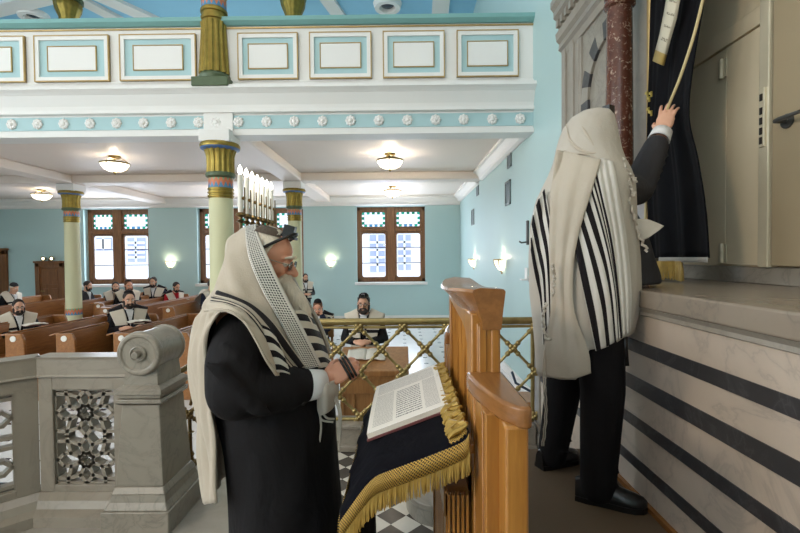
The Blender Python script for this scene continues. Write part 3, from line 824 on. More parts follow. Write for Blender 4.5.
# ------------------------------------------------------------------ marble parapet with pierced panels
par = thing('marble_parapet', 'grey white marble parapet with pierced star lattice panels', 'parapet', (-2.2, 2.7, 0))
def local_panel(ox, oy, ang, L, hole, back=False):
    Mx = Matrix.Translation((ox, oy, 0)) @ Matrix.Rotation(ang, 4, 'Z')
    T = .10
    def put(name, mb, mat, **kw): mb.xf(Mx); return obj(name, mb, mat, par, world=True, **kw)
    h0, h1, z0, z1 = hole
    m = MB().box(0, h0, 0, T, .12, .84).box(h1, L, 0, T, .12, .84).box(h0, h1, 0, T, z1, .84).box(h0, h1, 0, T, .12, z0)
    fr_ = put('panel_frame', m, MARBLE_G, smooth=False, bevel=.004)
    put('cap', MB().prism([(-.02,.845),(-.012,.86),(-.012,.95),(-.02,.966),(T+.02,.966),(T+.02,.845)], -.02, L+.02, 'X'), MARBLE_G, smooth=False, bevel=.005)
    m = MB().prism([(-.12,0),(-.12,.06),(-.07,.08),(-.05,.12),(-.01,.15),(T,.15),(T+.03,0)], -.02, L+.02, 'X')
    put('base_moulding', m, MARBLE_G, smooth=False)
    # star lattice
    cx = (h0+h1)/2; W, H = h1-h0, z1-z0; zm = (z0+z1)/2
    m = MB(); t = .0105
    def bar(a, b_):
        a = V3((a[0], .045, a[1])); b_ = V3((b_[0], .045, b_[1])); d = (b_-a)
        if d.length < 1e-4: return
        n = d.normalized(); s = n.cross(V3((0,1,0)))
        m.obox((a+b_)/2, d/2+n*t*.6, (0,.028,0), s*t)
    def poly(pts, close=True):
        for i in range(len(pts)-(0 if close else 1)): bar(pts[i], pts[(i+1) % len(pts)])
    u = H/4
    for k in (-1, 1):
        zc_ = zm+k*u
        r0, r1 = u*.32, u*.70
        tip = lambda q: (W*.47 if q in (0, 4) else u*.99 if q in (2, 6) else u*1.12)
        pt = lambda r, a: (cx+r*math.cos(a), zc_+r*math.sin(a))
        for q in range(8):
            a = PI/4*q; b0 = a-PI/8; b1 = a+PI/8
            bar(pt(r0, b1), pt(r1, b1)); bar(pt(r0, b0), pt(r0*.78, a)); bar(pt(r0*.78, a), pt(r0, b1))
            if q in (0, 4):
                sg = 1 if q == 0 else -1; hw_ = r1*math.sin(PI/8)
                bar(pt(r1, b0), (cx+sg*(W*.47-hw_), pt(r1, b0)[1])); bar(pt(r1, b1), (cx+sg*(W*.47-hw_), pt(r1, b1)[1]))
                bar((cx+sg*(W*.47-hw_), pt(r1, b0)[1]), (cx+sg*W*.47, zc_)); bar((cx+sg*(W*.47-hw_), pt(r1, b1)[1]), (cx+sg*W*.47, zc_))
            else:
                bar(pt(r1, b0), pt(tip(q), a)); bar(pt(r1, b1), pt(tip(q), a))
            if q % 2:
                tx, tz = pt(tip(q), a); sg = 1 if tx > cx else -1
                bar((tx, tz), (cx+sg*W/2, tz)); bar((tx, tz), (tx, zc_+(u if tz > zc_ else -u)))
        continue
        for q in range(4):      # straight hexagons
            a = PI/2*q; c_, s_ = math.cos(a), math.sin(a)
            lenr = u*.98 if q % 2 else W*.47
            r0, r1, w = u*.30, lenr, u*.20
            hexa = [(r0,0),(r0+w*.8,w),(r1-w*.8,w),(r1,0),(r1-w*.8,-w),(r0+w*.8,-w)]
            poly([(cx+x*c_-y_*s_, zc_+x*s_+y_*c_) for x, y_ in hexa])
        for q in range(4):      # slanted petals
            a = PI/4+PI/2*q; c_, s_ = math.cos(a), math.sin(a)
            r0, r1, w = u*.30, u*.95, u*.2
            hexa = [(r0,0),(r0+w*.8,w*.8),(r1-w,w*.8),(r1,0),(r1-w,-w*.8),(r0+w*.8,-w*.8)]
            poly([(cx+x*c_-y_*s_, zc_+x*s_+y_*c_) for x, y_ in hexa])
        for sx in (-1, 1):
            for sz in (-1, 1):
                bar((cx+sx*u*.66, zc_+sz*u*.66), (cx+sx*W/2, zc_+sz*u*.66)); bar((cx+sx*u*.66, zc_+sz*u*.66), (cx+sx*u*.66, zc_+sz*u))
    poly([(h0,z0),(h1,z0),(h1,z1),(h0,z1)])
    m.xf(Mx); obj('star_lattice', m, MARBLE_G, par, world=True, smooth=False)
local_panel(-2.20, 2.66, 0, .57, (.085, .455, .19, .765))
d2 = PI/4
Lp = .95
ox, oy = -2.20-Lp*math.cos(d2), 2.66-Lp*math.sin(d2)
local_panel(ox, oy, d2, Lp, (.42, .84, .19, .765))

post = thing('scroll_post', 'white marble end post with rolled scroll top', 'post', (-1.515, 2.69, 0))
X0, X1, Y0, Y1 = -1.625, -1.41, 2.55, 2.83
def ring(x0, x1, y0, y1, z0, z1, g): return MB().box(x0-g, x1+g, y0-g, y1+g, z0, z1)
m = MB()
def frus(m, z0, g0, z1, g1):
    p = [(X0-g0, Y0-g0, z0),(X1+g0, Y0-g0, z0),(X1+g0, Y1+g0, z0),(X0-g0, Y1+g0, z0)]+[(X0-g1, Y0-g1, z1),(X1+g1, Y0-g1, z1),(X1+g1, Y1+g1, z1),(X0-g1, Y1+g1, z1)]
    m.add(p, [(0,3,2,1),(4,5,6,7),(0,1,5,4),(1,2,6,5),(2,3,7,6),(3,0,4,7)])
frus(m, .25, .03, .715, 0); frus(m, .80, -.004, 1.0, -.022)
obj('shaft', m, MARBLE, post, world=True, bevel=.006)
m = MB(); frus(m, .705, 0, .72, .022); frus(m, .72, .022, .745, .022); frus(m, .748, .012, .768, .012); frus(m, .77, .026, .80, .026); frus(m, .80, .026, .82, 0)
obj('necking', m, MARBLE, post, world=True, bevel=.004)
m = MB(); frus(m, 0, .085, .13, .085); frus(m, .13, .075, .17, .055); frus(m, .17, .055, .21, .045); frus(m, .21, .05, .25, .03)
obj('base', m, MARBLE, post, world=True, bevel=.006)
m = MB().lathe([(0,0),(.112,0),(.127,.014),(.127,.032),(.118,.036),(.118,.27),(.127,.275),(.127,.30),(.118,.312),(.098,.312),(.094,.304),(0,.304)], (-1.515, 2.84, 1.005), 40, axis='Y')
sc_ = obj('scroll', m, MARBLE, post, world=True, bevel=.004)
m = MB().lathe([(.045,0),(.047,.012),(.04,.016),(.034,.008),(.02,.008),(.022,.02),(.018,.045),(0,.05)], (-1.515, 2.538, 1.005), 28, axis='Y')
obj('scroll_knob', m, MARBLE, sc_, world=True)

# ------------------------------------------------------------------ candelabrum
CANDLE = plain('white candle tube', rgb(236, 234, 226), .4, 0, .03)
FLAME = glow('candle bulb', (1, .93, .82), 9)
can = thing('candelabrum', 'tall seven armed brass candelabrum with lit electric candles', 'candelabrum', (-1.05, 3.24, 0))
y0, y1 = 2.9, 3.58; g = (y1-y0)/6
cz = 1.80
obj('base', MB().lathe([(.2,0),(.2,.03),(.14,.06),(.06,.1),(.03,.16)], n=24), BRASS_D, can)
obj('stem', MB().lathe([(.025,.14),(.02,.6),(.035,.62),(.035,.66),(.02,.68),(.018,1.2),(.034,1.23),(.018,1.27),(.016,1.8)], n=16), BRASS_D, can)
for i in (1, 2, 3):
    pts = [(0, i*g*math.cos(a), 1.80-.02-i*g*math.sin(a)*1.0) for a in [PI*k/20 for k in range(21)]]
    obj('arm', MB().tube(pts, .011, 8), BRASS_D, can)
for k in range(7):
    yy = (k-3)*g
    cu = obj('candle_cup', MB().lathe([(.008,0),(.028,.01),(.012,.025),(.012,.04),(.034,.05),(.03,.06),(.018,.07)], (0,yy,cz-.03), 16), BRASS_D, can)
    cn = obj('candle', MB().lathe([(.016,0),(.016,.25),(.012,.255)], (0,yy,cz+.03), 14), CANDLE, can)
    obj('candle_bulb', MB().lathe([(.008,0),(.014,.012),(.016,.025),(.010,.045),(0,.062)], (0,yy,cz+.285), 12), FLAME, can)
    obj('wire_rod', MB().tube([(.028,yy,cz),(.028,yy,cz+.2)], .0045, 6).tube([(.012,yy,cz+.13),(.03,yy,cz+.13)], .012, 8), BRASS_D, can)
point('candle_light', (-1.05, 3.1, 2.2), 5, (1,.88,.7), .1)

# ------------------------------------------------------------------ reading lectern
lec = thing('lectern', 'oak reading stand with tall slotted back screen and curved side wings', 'lectern', (.1, 1.4, 0))
sl = .372
def dz(x): return 1.03+sl*(x+.067)-.012
def lo(name, m, mat=None, **kw): return obj(name, m, mat or WOOD_LEC, lec, world=True, **kw)
lo('desk_board', MB().prism([(-.068,dz(-.068)-.03),(-.068,dz(-.068)-.004),(.165,dz(.165)-.004),(.165,dz(.165)-.03)], 1.07, 1.74, 'Y'), smooth=False, bevel=.004)
# lower cabinet with slats
cb = lo('lower_cabinet', MB().box(.10,.165,1.17,1.20,0,.93).box(.10,.165,1.62,1.65,0,.93).box(.10,.165,1.17,1.65,.86,.93).box(.10,.165,1.17,1.65,0,.1).box(.1,.115,1.17,1.20,0,.93), bevel=.004)
m = MB()
for k in range(5): x = .108+.012*k; m.box(x, x+.006, 1.152, 1.172, .02, .93)
for k in range(9): yy = 1.22+.047*k; m.box(.105,.12, yy, yy+.02, .1, .86)
obj('slats', m, WOOD_LEC, cb, world=True, smooth=False)
# tall screen
XS0, XS1 = .172, .205
ya, yb = 1.165, 1.735
m = MB().box(XS0, XS1, ya, ya+.07, 0, 1.40).box(XS0, XS1, yb-.035, yb, 0, 1.40).box(XS0, XS1, ya, yb, .9, 1.0)
# arched head rail: corner curve on the near side
head = [(ya+.06,1.40),(ya+.06,1.22),(ya+.075,1.30),(ya+.11,1.335),(ya+.18,1.35),(yb-.03,1.385),(yb-.03,1.40)]
m.prism(head, XS0, XS1, 'X')
lo('screen_frame', m, bevel=.005)
for k in range(5):
    yy = ya+.115+k*.085
    pts = [(XS0+.010, yy+.016*math.sin(4.2*t)*(1 if k % 2 else -1), 1.0+.37*t) for t in [i/10 for i in range(11)]]
    m = MB()
    rows = [[V3((XS0+.009, p[1]-.012, p[2])) for p in pts], [V3((XS0+.002, p[1], p[2])) for p in pts], [V3((XS0+.009, p[1]+.012, p[2])) for p in pts], [V3((XS0+.018, p[1]+.012, p[2])) for p in pts], [V3((XS0+.018, p[1]-.012, p[2])) for p in pts]]
    m.grid(rows+[rows[0]]); m.uv = {}
    lo('screen_slat', m)
lo('screen_back', MB().box(.186, .205, ya+.03, yb-.03, .95, 1.40), WOOD_LECT, smooth=False)
# near end posts of the tall part
m = MB().box(.186, .246, ya-.012, ya+.02, 0, 1.375).box(.19,.21, ya-.016, ya-.01, 0, 1.37).box(.222,.242, ya-.016, ya-.01, 0, 1.37)
lo('end_post', m, bevel=.005)
lo('far_post', MB().box(.186, .246, yb-.02, yb+.012, 0, 1.375), bevel=.005)
# crown: flaring cornice with a curved top
def crown_rows():
    rows = []
    n = 14
    for i in range(n+1):
        t = i/n; yy = ya-.02+(yb-ya+.04)*t
        bow = max(0, math.sin(PI*t))**.7      # the front edge bows outward in the middle
        topz = 1.457+.006*math.cos(2*PI*t)
        xl_ = .174-.052*bow; xr2 = .258; xb_ = .200-.022*bow
        prof = [(xb_,1.36),(xb_-.003,1.385),(xb_*.55+xl_*.45,1.415),(xl_+.005,1.442),(xl_,topz-.008),(xl_+.004,topz),(.195,topz+.004),(xr2-.004,topz),(xr2,topz-.006),(.252,1.41),(.247,1.36)]
        rows.append([V3((a, yy, b_)) for a, b_ in prof])
    return rows
rw = crown_rows(); m = MB(); m.grid(rw, closed=True); m.uv = {}
L_ = len(rw[0]); m.add(rw[0], [tuple(range(L_))]); m.add(rw[-1], [tuple(range(L_))])
lo('crown', m, WOOD_LECT, angle=30)
# side wings
def wing(side):
    yf = (lambda y: y) if side < 0 else (lambda y: ya+yb-y)
    pl_ = [(.158,1.16),(.160,1.12),(.168,1.05),(.182,.98),(.200,.92),(.222,.885),(.24,.878),(.252,.885),(.252,1.16)]
    P = [(x, yf(y)) for x, y in pl_]
    lo('wing_top', MB().prism(P, 1.205, 1.25, 'Z'), WOOD_LECT, bevel=.008)
    q = lambda a: sorted((yf(a[0]), yf(a[1])))
    a = q((.955, 1.155)); lo('wing_post', MB().box(.172, .225, a[0], a[1], 0, 1.21).box(.169,.173, a[0]+.03, a[0]+.05, 0, 1.2).box(.169,.173, a[1]-.05, a[1]-.03, 0, 1.2), bevel=.006)
    b_ = q((.885, .93)); lo('wing_post', MB().box(.198, .245, b_[0], b_[1], 0, 1.21), bevel=.006)
    c_ = q((.925, .96)); lo('wing_web', MB().box(.20, .225, c_[0], c_[1], 1.0, 1.21).prism([(.925 if side<0 else yf(.925), 1.0), (.96 if side<0 else yf(.96), 1.0), (.96 if side<0 else yf(.96), .90)], .2, .225, 'X'), bevel=.002)
wing(-1); wing(1)

# navy cover cloth with gold lace
NAVY = cloth('navy velvet', rgb(9, 9, 17), .85, .3, 7, .1)
def lace():
    m, nt, b = new_mat('gold lace')
    uv = N(nt, 'ShaderNodeSeparateXYZ'); nt.links.new(coords(nt, 'UV'), uv.inputs[0])
    a = M_(nt, 'MULTIPLY', uv.outputs[0], 70.0); c = M_(nt, 'MULTIPLY', uv.outputs[1], 5.0)
    d1 = M_(nt, 'ABSOLUTE', M_(nt, 'SUBTRACT', M_(nt, 'FRACT', M_(nt, 'ADD', a, c)), .5)); d2 = M_(nt, 'ABSOLUTE', M_(nt, 'SUBTRACT', M_(nt, 'FRACT', M_(nt, 'SUBTRACT', a, c)), .5))
    h = M_(nt, 'MINIMUM', d1, d2)
    f = M_(nt, 'GREATER_THAN', h, .2)
    nt.links.new(MIX(nt, f, rgb(176, 140, 62), rgb(32, 27, 24)), b.inputs['Base Color'])
    b.inputs['Roughness'].default_value = .45; b.inputs['Metallic'].default_value = .45
    bump(nt, b, h, .5, .004)
    return m
LACE = lace()
GOLDTH = plain('gold thread', rgb(178, 146, 70), .5, .4, .25, 40)
cov = thing('lectern_cover', 'navy cloth with gold lace and fringe over the reading stand', 'cloth', (0, 1.4, 1.05))
def dzc(x): return 1.03+sl*(x+.067)+.002
prof = [(.150, dzc(.15)+.02), (.135, dzc(.135)+.004), (.07, dzc(.07)), (0, dzc(0)), (-.05, dzc(-.05)), (-.075, 1.026), (-.10, 1.000), (-.128, .962), (-.158, .92)]
def cov_pt(t, y):
    """t 0..1 along the profile"""
    P = [V3((a, 0, b_)) for a, b_ in prof]
    p = crom(P, 41)[min(40, max(0, round(t*40)))]; return V3((p.x, y, p.z))
Pp = crom([V3((a, 0, b_)) for a, b_ in prof], 41)
rows = []
for j in range(15):
    y = 1.05+.70*j/14
    rows.append([V3((p.x-.006*max(0,(i-26)/14)*math.sin(j*1.5), y, p.z)) for i, p in enumerate(Pp)])
obj('cover', MB().grid(rows), NAVY, cov, world=True, solid=.004, angle=60)
drop = [[V3((-.125+.008*math.sin(j*1.3)+.01*z, 1.10+.045*j, .93-.5*z)) for j in range(15)] for z in (0, .33, .66, 1)]
obj('front_drop', MB().grid(drop), NAVY, cov, world=True, solid=.004)
def edge_band(offs, h):    # hanging from the near edge of the cover
    rows = []
    for d in (0, .5, 1): rows.append([V3((p.x, 1.048-.006*d, p.z+.002-offs-h*d)) for p in Pp])
    return rows
lc = obj('gold_lace', MB().grid(edge_band(0, .040)), LACE, cov, world=True, solid=.003)
def fringe_mesh(line, length, n, r=.0012, jit=.004):
    m = MB(); L = crom(line, n)
    for p in L:
        dx_ = random.uniform(-jit, jit); dy_ = random.uniform(-jit, jit)
        m.tube([p, p+V3((dx_*.4, dy_*.5-.001, -length*.5)), p+V3((dx_, dy_-.001, -length*random.uniform(.9, 1.05)))], [r, r*1.3, r*.8], 5)
    return m
obj('gold_fringe', fringe_mesh([V3((p.x, 1.043, p.z-.036)) for p in Pp[::4]], .046, 230, .0013), GOLDTH, cov, world=True)
hem = [V3((-.159, y, .92)) for y in (1.05, 1.3, 1.5, 1.75)]
obj('gold_lace', MB().grid([[V3((-.160-.002*d, y, .924-.034*d)) for y in (1.05,1.2,1.4,1.6,1.75)] for d in (0,.5,1)]), LACE, cov, world=True, solid=.003)
obj('gold_fringe', fringe_mesh([p+V3((-.002,0,-.03)) for p in hem], .034, 120, .0016), GOLDTH, cov, world=True)
# gold braid along the back edge
m = MB()
rows = [[V3((.105+.022*d, y, dzc(.105+.022*d)+.006+.012*max(0,d-1))) for y in [1.06+.68*k/30 for k in range(31)]] for d in (0, 1, 2)]
obj('gold_braid', m.grid(rows), LACE, cov, world=True, solid=.004)
m = MB()
for k in range(46):
    y = 1.08+.64*k/45+random.uniform(-.006,.006)
    a = V3((.104+random.uniform(-.004,.004), y, dzc(.104)+.010)); 
    m.tube([a, a+V3((.014, .012*math.sin(k*2.1), .016)), a+V3((.030, .016*math.sin(k*1.3), .022)), a+V3((.046, .010*math.sin(k*2.9), .034))], [.004,.0085,.007,.005], 7)
obj('gold_tassels', m, GOLDTH, cov, world=True)

# open prayer book
def page_mat():
    m, nt, b = new_mat('printed page')
    uv = N(nt, 'ShaderNodeSeparateXYZ'); nt.links.new(coords(nt, 'UV'), uv.inputs[0]); u, v = uv.outputs[0], uv.outputs[1]
    def rng(x, lo_, hi): return M_(nt, 'MULTIPLY', M_(nt, 'GREATER_THAN', x, lo_), M_(nt, 'LESS_THAN', x, hi))
    def text(nl, nw, th, cols, vr):
        ln = M_(nt, 'FRACT', M_(nt, 'MULTIPLY', v, nl)); on = rng(ln, .25, .72)
        cmb = N(nt, 'ShaderNodeCombineXYZ'); nt.links.new(M_(nt, 'MULTIPLY', u, nw), cmb.inputs[0]); nt.links.new(M_(nt, 'FLOOR', M_(nt, 'MULTIPLY', v, nl)), cmb.inputs[1])
        w = noise(nt, cmb.outputs[0], 1.0, 2, .8)
        t = M_(nt, 'MULTIPLY', on, M_(nt, 'GREATER_THAN', w, th))
        tot = None
        for a, b_ in cols:
            x = rng(u, a, b_); tot = x if tot is None else M_(nt, 'MAXIMUM', tot, x)
        return M_(nt, 'MULTIPLY', M_(nt, 'MULTIPLY', t, tot), rng(v, *vr))
    t1 = text(26, 90, .47, [(.36, .70)], (.08, .62)); t2 = text(46, 150, .44, [(.06, .32), (.74, .93)], (.06, .66)); t3 = text(46, 150, .44, [(.06, .93)], (.68, .95))
    c = MIX(nt, M_(nt, 'MULTIPLY', M_(nt, 'MAXIMUM', t2, t3), .62), rgb(226, 222, 214), rgb(70, 68, 68))
    c = MIX(nt, M_(nt, 'MULTIPLY', t1, .9), c, rgb(32, 32, 34))
    nt.links.new(c, b.inputs['Base Color']); b.inputs['Roughness'].default_value = .6
    return m
PAGE = page_mat(); PAPER = plain('paper edge', rgb(222, 216, 204), .7, 0, .06, 60); COVER_R = plain('dark red book cover', rgb(110, 62, 62), .5)
bk = thing('prayer_book', 'large open prayer book lying on the navy cover', 'book', (0, 1.5, 1.06))
def bp3(x, y, h): return V3((x-.35*h, y, dzc(x)+.004+h*.94))
m = MB(); x0, x1, yb0, yb1 = -.104, .128, 1.275, 1.752
m.add([bp3(x, y, h) for h in (0, .006) for x, y in ((x0-.004,yb0-.006),(x1+.004,yb0-.006),(x1+.004,yb1),(x0-.004,yb1))], [(0,3,2,1),(4,5,6,7),(0,1,5,4),(1,2,6,5),(2,3,7,6),(3,0,4,7)])
obj('book_cover', m, COVER_R, bk, world=True, smooth=False)
m = MB()
m.add([bp3(x, y, h) for h in (.006, .019) for x, y in ((x0,yb0),(x1,yb0),(x1,yb1-.004),(x0,yb1-.004))], [(0,3,2,1),(0,1,5,4),(1,2,6,5),(2,3,7,6),(3,0,4,7)])
obj('page_block', m, PAPER, bk, world=True, smooth=False)
rows = [[bp3(x0+(x1-x0)*i/12, yb0+(yb1-.004-yb0)*j/12, .0195+.005*math.sin(PI*j/12)) for i in range(13)] for j in range(13)]
obj('page', MB().grid(rows), PAGE, bk, world=True, angle=180)

# rounded marble step
st = thing('marble_step', 'rounded white marble step behind the reading stand', 'step', (.2, 2.7, 0))
pts = crom([(0.36,2.50,0),(.2,2.51,0),(.07,2.57,0),(.0,2.70,0),(.0,2.82,0),(.06,2.92,0),(.36,2.98,0)], 30)
pl_ = [(p.x, p.y) for p in pts]
cx_, cy_ = .25, 2.74
obj('riser', MB().prism([(cx_+(x-cx_)*.96, cy_+(y-cy_)*.95) for x, y in pl_], 0, .095, 'Z'), MARBLE, st, world=True)
obj('tread', MB().prism(pl_, .09, .13, 'Z'), MARBLE, st, world=True, bevel=.008)

# desk in the hall
dk = thing('reading_desk', 'sloping wooden reading desk standing beyond the brass railing', 'desk', (-.32, 4.65, HZ))
zf, zb = .42, .535
m = MB().box(-.66,.02,4.38,4.90,HZ,HZ+.08).box(-.64,0,4.40,4.88,HZ+.08,.36)
obj('cabinet', m, WOOD_DESK, dk, world=True, smooth=False, bevel=.008)
m = MB()
for x in (-.635,-.52,-.34,-.15,-.03): m.box(x, x+.03, 4.385, 4.40, HZ+.1, .20)
m.box(-.64,0,4.385,4.40,.2,.34).box(-.66,.02,4.375,4.40,.34,.40)
obj('front_slats', m, WOOD_DESK, dk, world=True, smooth=False, bevel=.004)
obj('slope_top', MB().prism([(4.36,.37),(4.36,.43),(4.92,.56),(4.92,.37)], -.68, .04, 'X'), WOOD_DESK, dk, world=True, smooth=False, bevel=.008)
dbk = thing('prayer_book', 'open white prayer book on the desk beyond the railing', 'book', (-.38, 4.75, .53))
def hb(x, y, h): return V3((x, y, .43+(y-4.36)*.232+.003+h))
for s, nm in ((-1,'left_pages'),(1,'right_pages')):
    rows = [[hb(-.40+s*.2*t, 4.56+.24*j/4, .012+.018*math.sin(PI*min(1,t*1.2+.1))*(1-t*.5)) for t in [i/6 for i in range(7)]] for j in range(5)]
    obj(nm, MB().grid(rows), PAPER, dbk, world=True, solid=.008)
bag = thing('chair', 'wooden chair with curved blue arm seen through right railing panel', 'chair', (1.30, 4.9, HZ))
CHB = plain('blue grey metal', rgb(70, 84, 104), .4, .3)
obj('seat', MB().box(-.2,.2,-.2,.2,.40,.45), WOOD_DESK, bag, bevel=.015)
obj('backrest', MB().box(.16,.2,-.2,.2,.48,.72), WOOD_DESK, bag, bevel=.015)
for x in (-.18,.18):
    for y in (-.18,.18): obj('leg', MB().box(x-.018,x+.018,y-.018,y+.018,0,.4), CHB, bag)
obj('arm', MB().tube([(.16,-.2,.5),(.0,-.21,.58),(-.14,-.21,.66),(-.18,-.21,.78)], .014), CHB, bag)
obj('back_post', MB().box(.17,.19,-.19,-.16,.44,.5).box(.17,.19,.16,.19,.44,.5), CHB, bag)

# ------------------------------------------------------------------ the ark
ark = thing('torah_ark', 'tall marble ark with black banded base, red column and open beige doors', 'ark', (1.6, 2.4, 0))
def ao(name, m, mat, par_=None, **kw): return obj(name, m, mat, par_ or ark, world=True, **kw)
base = ao('banded_base', MB().box(1.07, 2.65, -3, 3.53, 0, 1.275), MARBLE_A, smooth=False)
for z0, z1 in ((1.095,1.153),(.915,.983),(.745,.797),(.557,.607)):
    ao('black_band', MB().box(1.066, 2.6, -3, 3.533, z0, z1), MARBLE_B, base, smooth=False)
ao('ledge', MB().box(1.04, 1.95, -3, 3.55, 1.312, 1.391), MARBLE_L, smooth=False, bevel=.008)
ao('ledge_moulding', MB().prism([(1.07,1.272),(1.052,1.28),(1.055,1.295),(1.045,1.312),(1.95,1.312),(1.95,1.272)], -3, 3.54, 'Y'), MARBLE_G, smooth=False)
ao('foot_strip', MB().box(1.05, 1.1, -3, 2.57, .43, .452), WOOD_LECT, smooth=False)
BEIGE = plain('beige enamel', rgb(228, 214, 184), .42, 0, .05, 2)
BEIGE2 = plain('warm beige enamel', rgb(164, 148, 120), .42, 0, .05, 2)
ao('plinth', MB().box(1.82, 2.6, -1, 3.2, 1.391, 1.478), MARBLE, smooth=False, bevel=.006)
ao('back_panel', MB().box(1.85, 2.6, -1, 3.25, 1.47, 4.6), BEIGE, smooth=False)
ao('top_rail', MB().box(1.826, 1.86, 2.30, 3.1, 2.72, 2.815), BEIGE, smooth=False, bevel=.004)
dl = ao('ark_door', MB().box(1.834, 1.856, 2.30, 2.585, 1.485, 2.712), BEIGE, smooth=False, bevel=.004)
ao('fixed_leaf', MB().box(1.838, 1.856, 2.592, 3.1, 1.485, 2.712), BEIGE, smooth=False, bevel=.004)
CREAM = plain('ivory metal', rgb(206, 196, 170), .35, .2)
for py in (69, 253):
    p = atx(721, py, 1.82)
    m = MB().lathe([(.012,-.055),(.012,-.004),(.009,-.004),(.009,.004),(.012,.004),(.012,.055)], (1.822, p.y, p.z), 14).box(1.826,1.836,p.y-.03,p.y+.03,p.z-.05,p.z+.05)
    ao('hinge', m, CREAM, dl)
fr_ = ao('door_jamb', MB().box(1.79, 1.86, 2.235, 2.297, 1.478, 4.6), CREAM, smooth=False, bevel=.005)
a, b_ = atx(763.5, 88, 1.79), atx(763.5, 147, 1.79)
ao('lock_strike', MB().box(1.780, 1.792, a.y-.018, a.y+.018, b_.z, a.z), CREAM, fr_, smooth=False, bevel=.003)
DARKH = plain('dark slot', rgb(40, 36, 32), .6)
m = MB()
for t in (.15, .38, .55, .72, .88): zz = a.z+(b_.z-a.z)*t; m.box(1.776, 1.782, a.y-.008, a.y+.008, zz-.02, zz+.014)
ao('strike_slot', m, DARKH, fr_, smooth=False)
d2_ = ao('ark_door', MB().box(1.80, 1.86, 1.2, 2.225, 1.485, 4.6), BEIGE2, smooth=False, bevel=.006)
p = atx(786, 121, 1.79)
m = MB().lathe([(.034,0),(.034,.012),(.016,.016)], p, 16, axis='X').tube([p, p+V3((-.05,0,0)), p+V3((-.056,-.03,0)), p+V3((-.05,-.13,.004))], [.011,.011,.011,.008], 10)
m.xf(Matrix.Identity(4))
ao('door_handle', m, IRON, d2_)
# right jamb, gold beading
ao('jamb', MB().box(1.60, 2.6, 2.99, 3.24, 1.391, 4.6), MARBLE_G, smooth=False, bevel=.01)
ao('gold_bead', MB().tube([(1.615,2.975,1.391),(1.615,2.975,4.6)], .022, 10), GOLDLINE)
# facade with arch
fac = ao('facade', MB().box(1.66, 2.6, 3.24, 4.66, 0, 4.6), MARBLE, smooth=False)
m = MB()
for y0_, y1_, d in ((4.56,4.66,.035),(4.36,4.46,.03),(4.24,4.30,.02)): m.box(1.66-d, 1.67, y0_, y1_, 0, 3.62)
m.box(1.645,1.67,4.2,4.66,0,3.62)
ao('pilaster', m, MARBLE_G, smooth=False, bevel=.006)
Yc, Zc, ro, ri = 3.66, 2.92, .52, .37
for k in range(11):
    a0, a1 = PI*k/11, PI*(k+1)/11
    pts = [(Yc+r*math.cos(a), Zc+r*math.sin(a)) for r, aa in ((ri,(a0,(a0+a1)/2,a1)),(ro,(a1,(a0+a1)/2,a0))) for a in aa]
    ao('arch_stone', MB().prism(pts, 1.635, 1.67, 'X'), MARBLE_B if k % 2 == 1 else MARBLE, fac, smooth=False, bevel=.003)
for k in range(5):
    z1_ = Zc-.2*k
    for yy in (Yc+ri, Yc-ro): ao('arch_stone', MB().box(1.635,1.67,yy,yy+ro-ri,z1_-.2,z1_), MARBLE_B if k % 2 == 0 else MARBLE, fac, smooth=False, bevel=.003)
prof = [(1.67,3.56),(1.64,3.56),(1.63,3.62),(1.60,3.64),(1.61,3.70),(1.58,3.73),(1.57,3.80),(1.60,3.82),(1.60,3.92),(1.55,3.96),(1.55,4.02),(1.52,4.06),(1.52,4.12),(1.67,4.14)]
ao('cornice', MB().prism(prof, 3.24, 4.68, 'Y'), MARBLE_G, smooth=False)
for k in range(12): ao('dentil', MB().box(1.555,1.62,3.3+.115*k,3.355+.115*k,3.835,3.905), MARBLE_G, smooth=False)
cl = ao('red_column', MB().lathe([(.084,1.55),(.088,2.2),(.078,3.19)], (1.45,3.05,0), 28), REDMARBLE)
ao('column_collar', MB().lathe([(.078,3.18),(.098,3.195),(.098,3.215),(.08,3.225),(.08,3.24),(.094,3.25),(.094,3.27),(.078,3.28)], (1.45,3.05,0), 28), REDMARBLE, cl)
ao('column_capital', MB().lathe([(.078,3.27),(.085,3.36),(.13,3.5),(.15,3.56)], (1.45,3.05,0), 28).box(1.29,1.61,2.89,3.21,3.56,3.64), REDMARBLE, cl)
ao('column_base', MB().lathe([(.13,1.391),(.13,1.43),(.11,1.45),(.115,1.48),(.09,1.52),(.084,1.56)], (1.45,3.05,0), 28), MARBLE, cl)
ao('entablature', MB().box(1.25, 2.6, 2.0, 3.24, 3.7, 4.6), MARBLE_G, smooth=False, bevel=.01)

# curtain pulled aside
CURT = cloth('black navy velvet', rgb(10, 10, 14), .85, .25, 5, .15)
cur = thing('curtain', 'dark navy ark curtain with gold cord pulled to one side', 'curtain', (1.55, 2.6, 1.4))
ctl = [ (-88, 658, 713, 1.61, 1.53), (-12, 651, 704, 1.60, 1.50), (70, 648, 691, 1.58, 1.47), (118, 646, 688, 1.57, 1.46), (160, 645, 697, 1.57, 1.46), (210, 646, 704, 1.57, 1.45), (258, 648, 706, 1.57, 1.45)]
rows = []
for (py, pa, pb, xa, xb) in ctl:
    row = []
    for i in range(9):
        t = i/8; row.append(atx(pa+(pb-pa)*t, py, xa+(xb-xa)*t))
    rows.append(row)
g_ = surf(rows, 61, 40)
for i, r in enumerate(g_):
    for j, p in enumerate(r):
        k = j/60
        a = .022*(.35+.65*i/39)
        p.x += a*math.sin(k*15+.8*math.sin(i*.07)) + .006*math.sin(k*33)
obj('curtain_rail', MB().tube([atx(652,-91,1.62), atx(722,-91,1.53)], .014, 10), BRASS, cur, world=True)
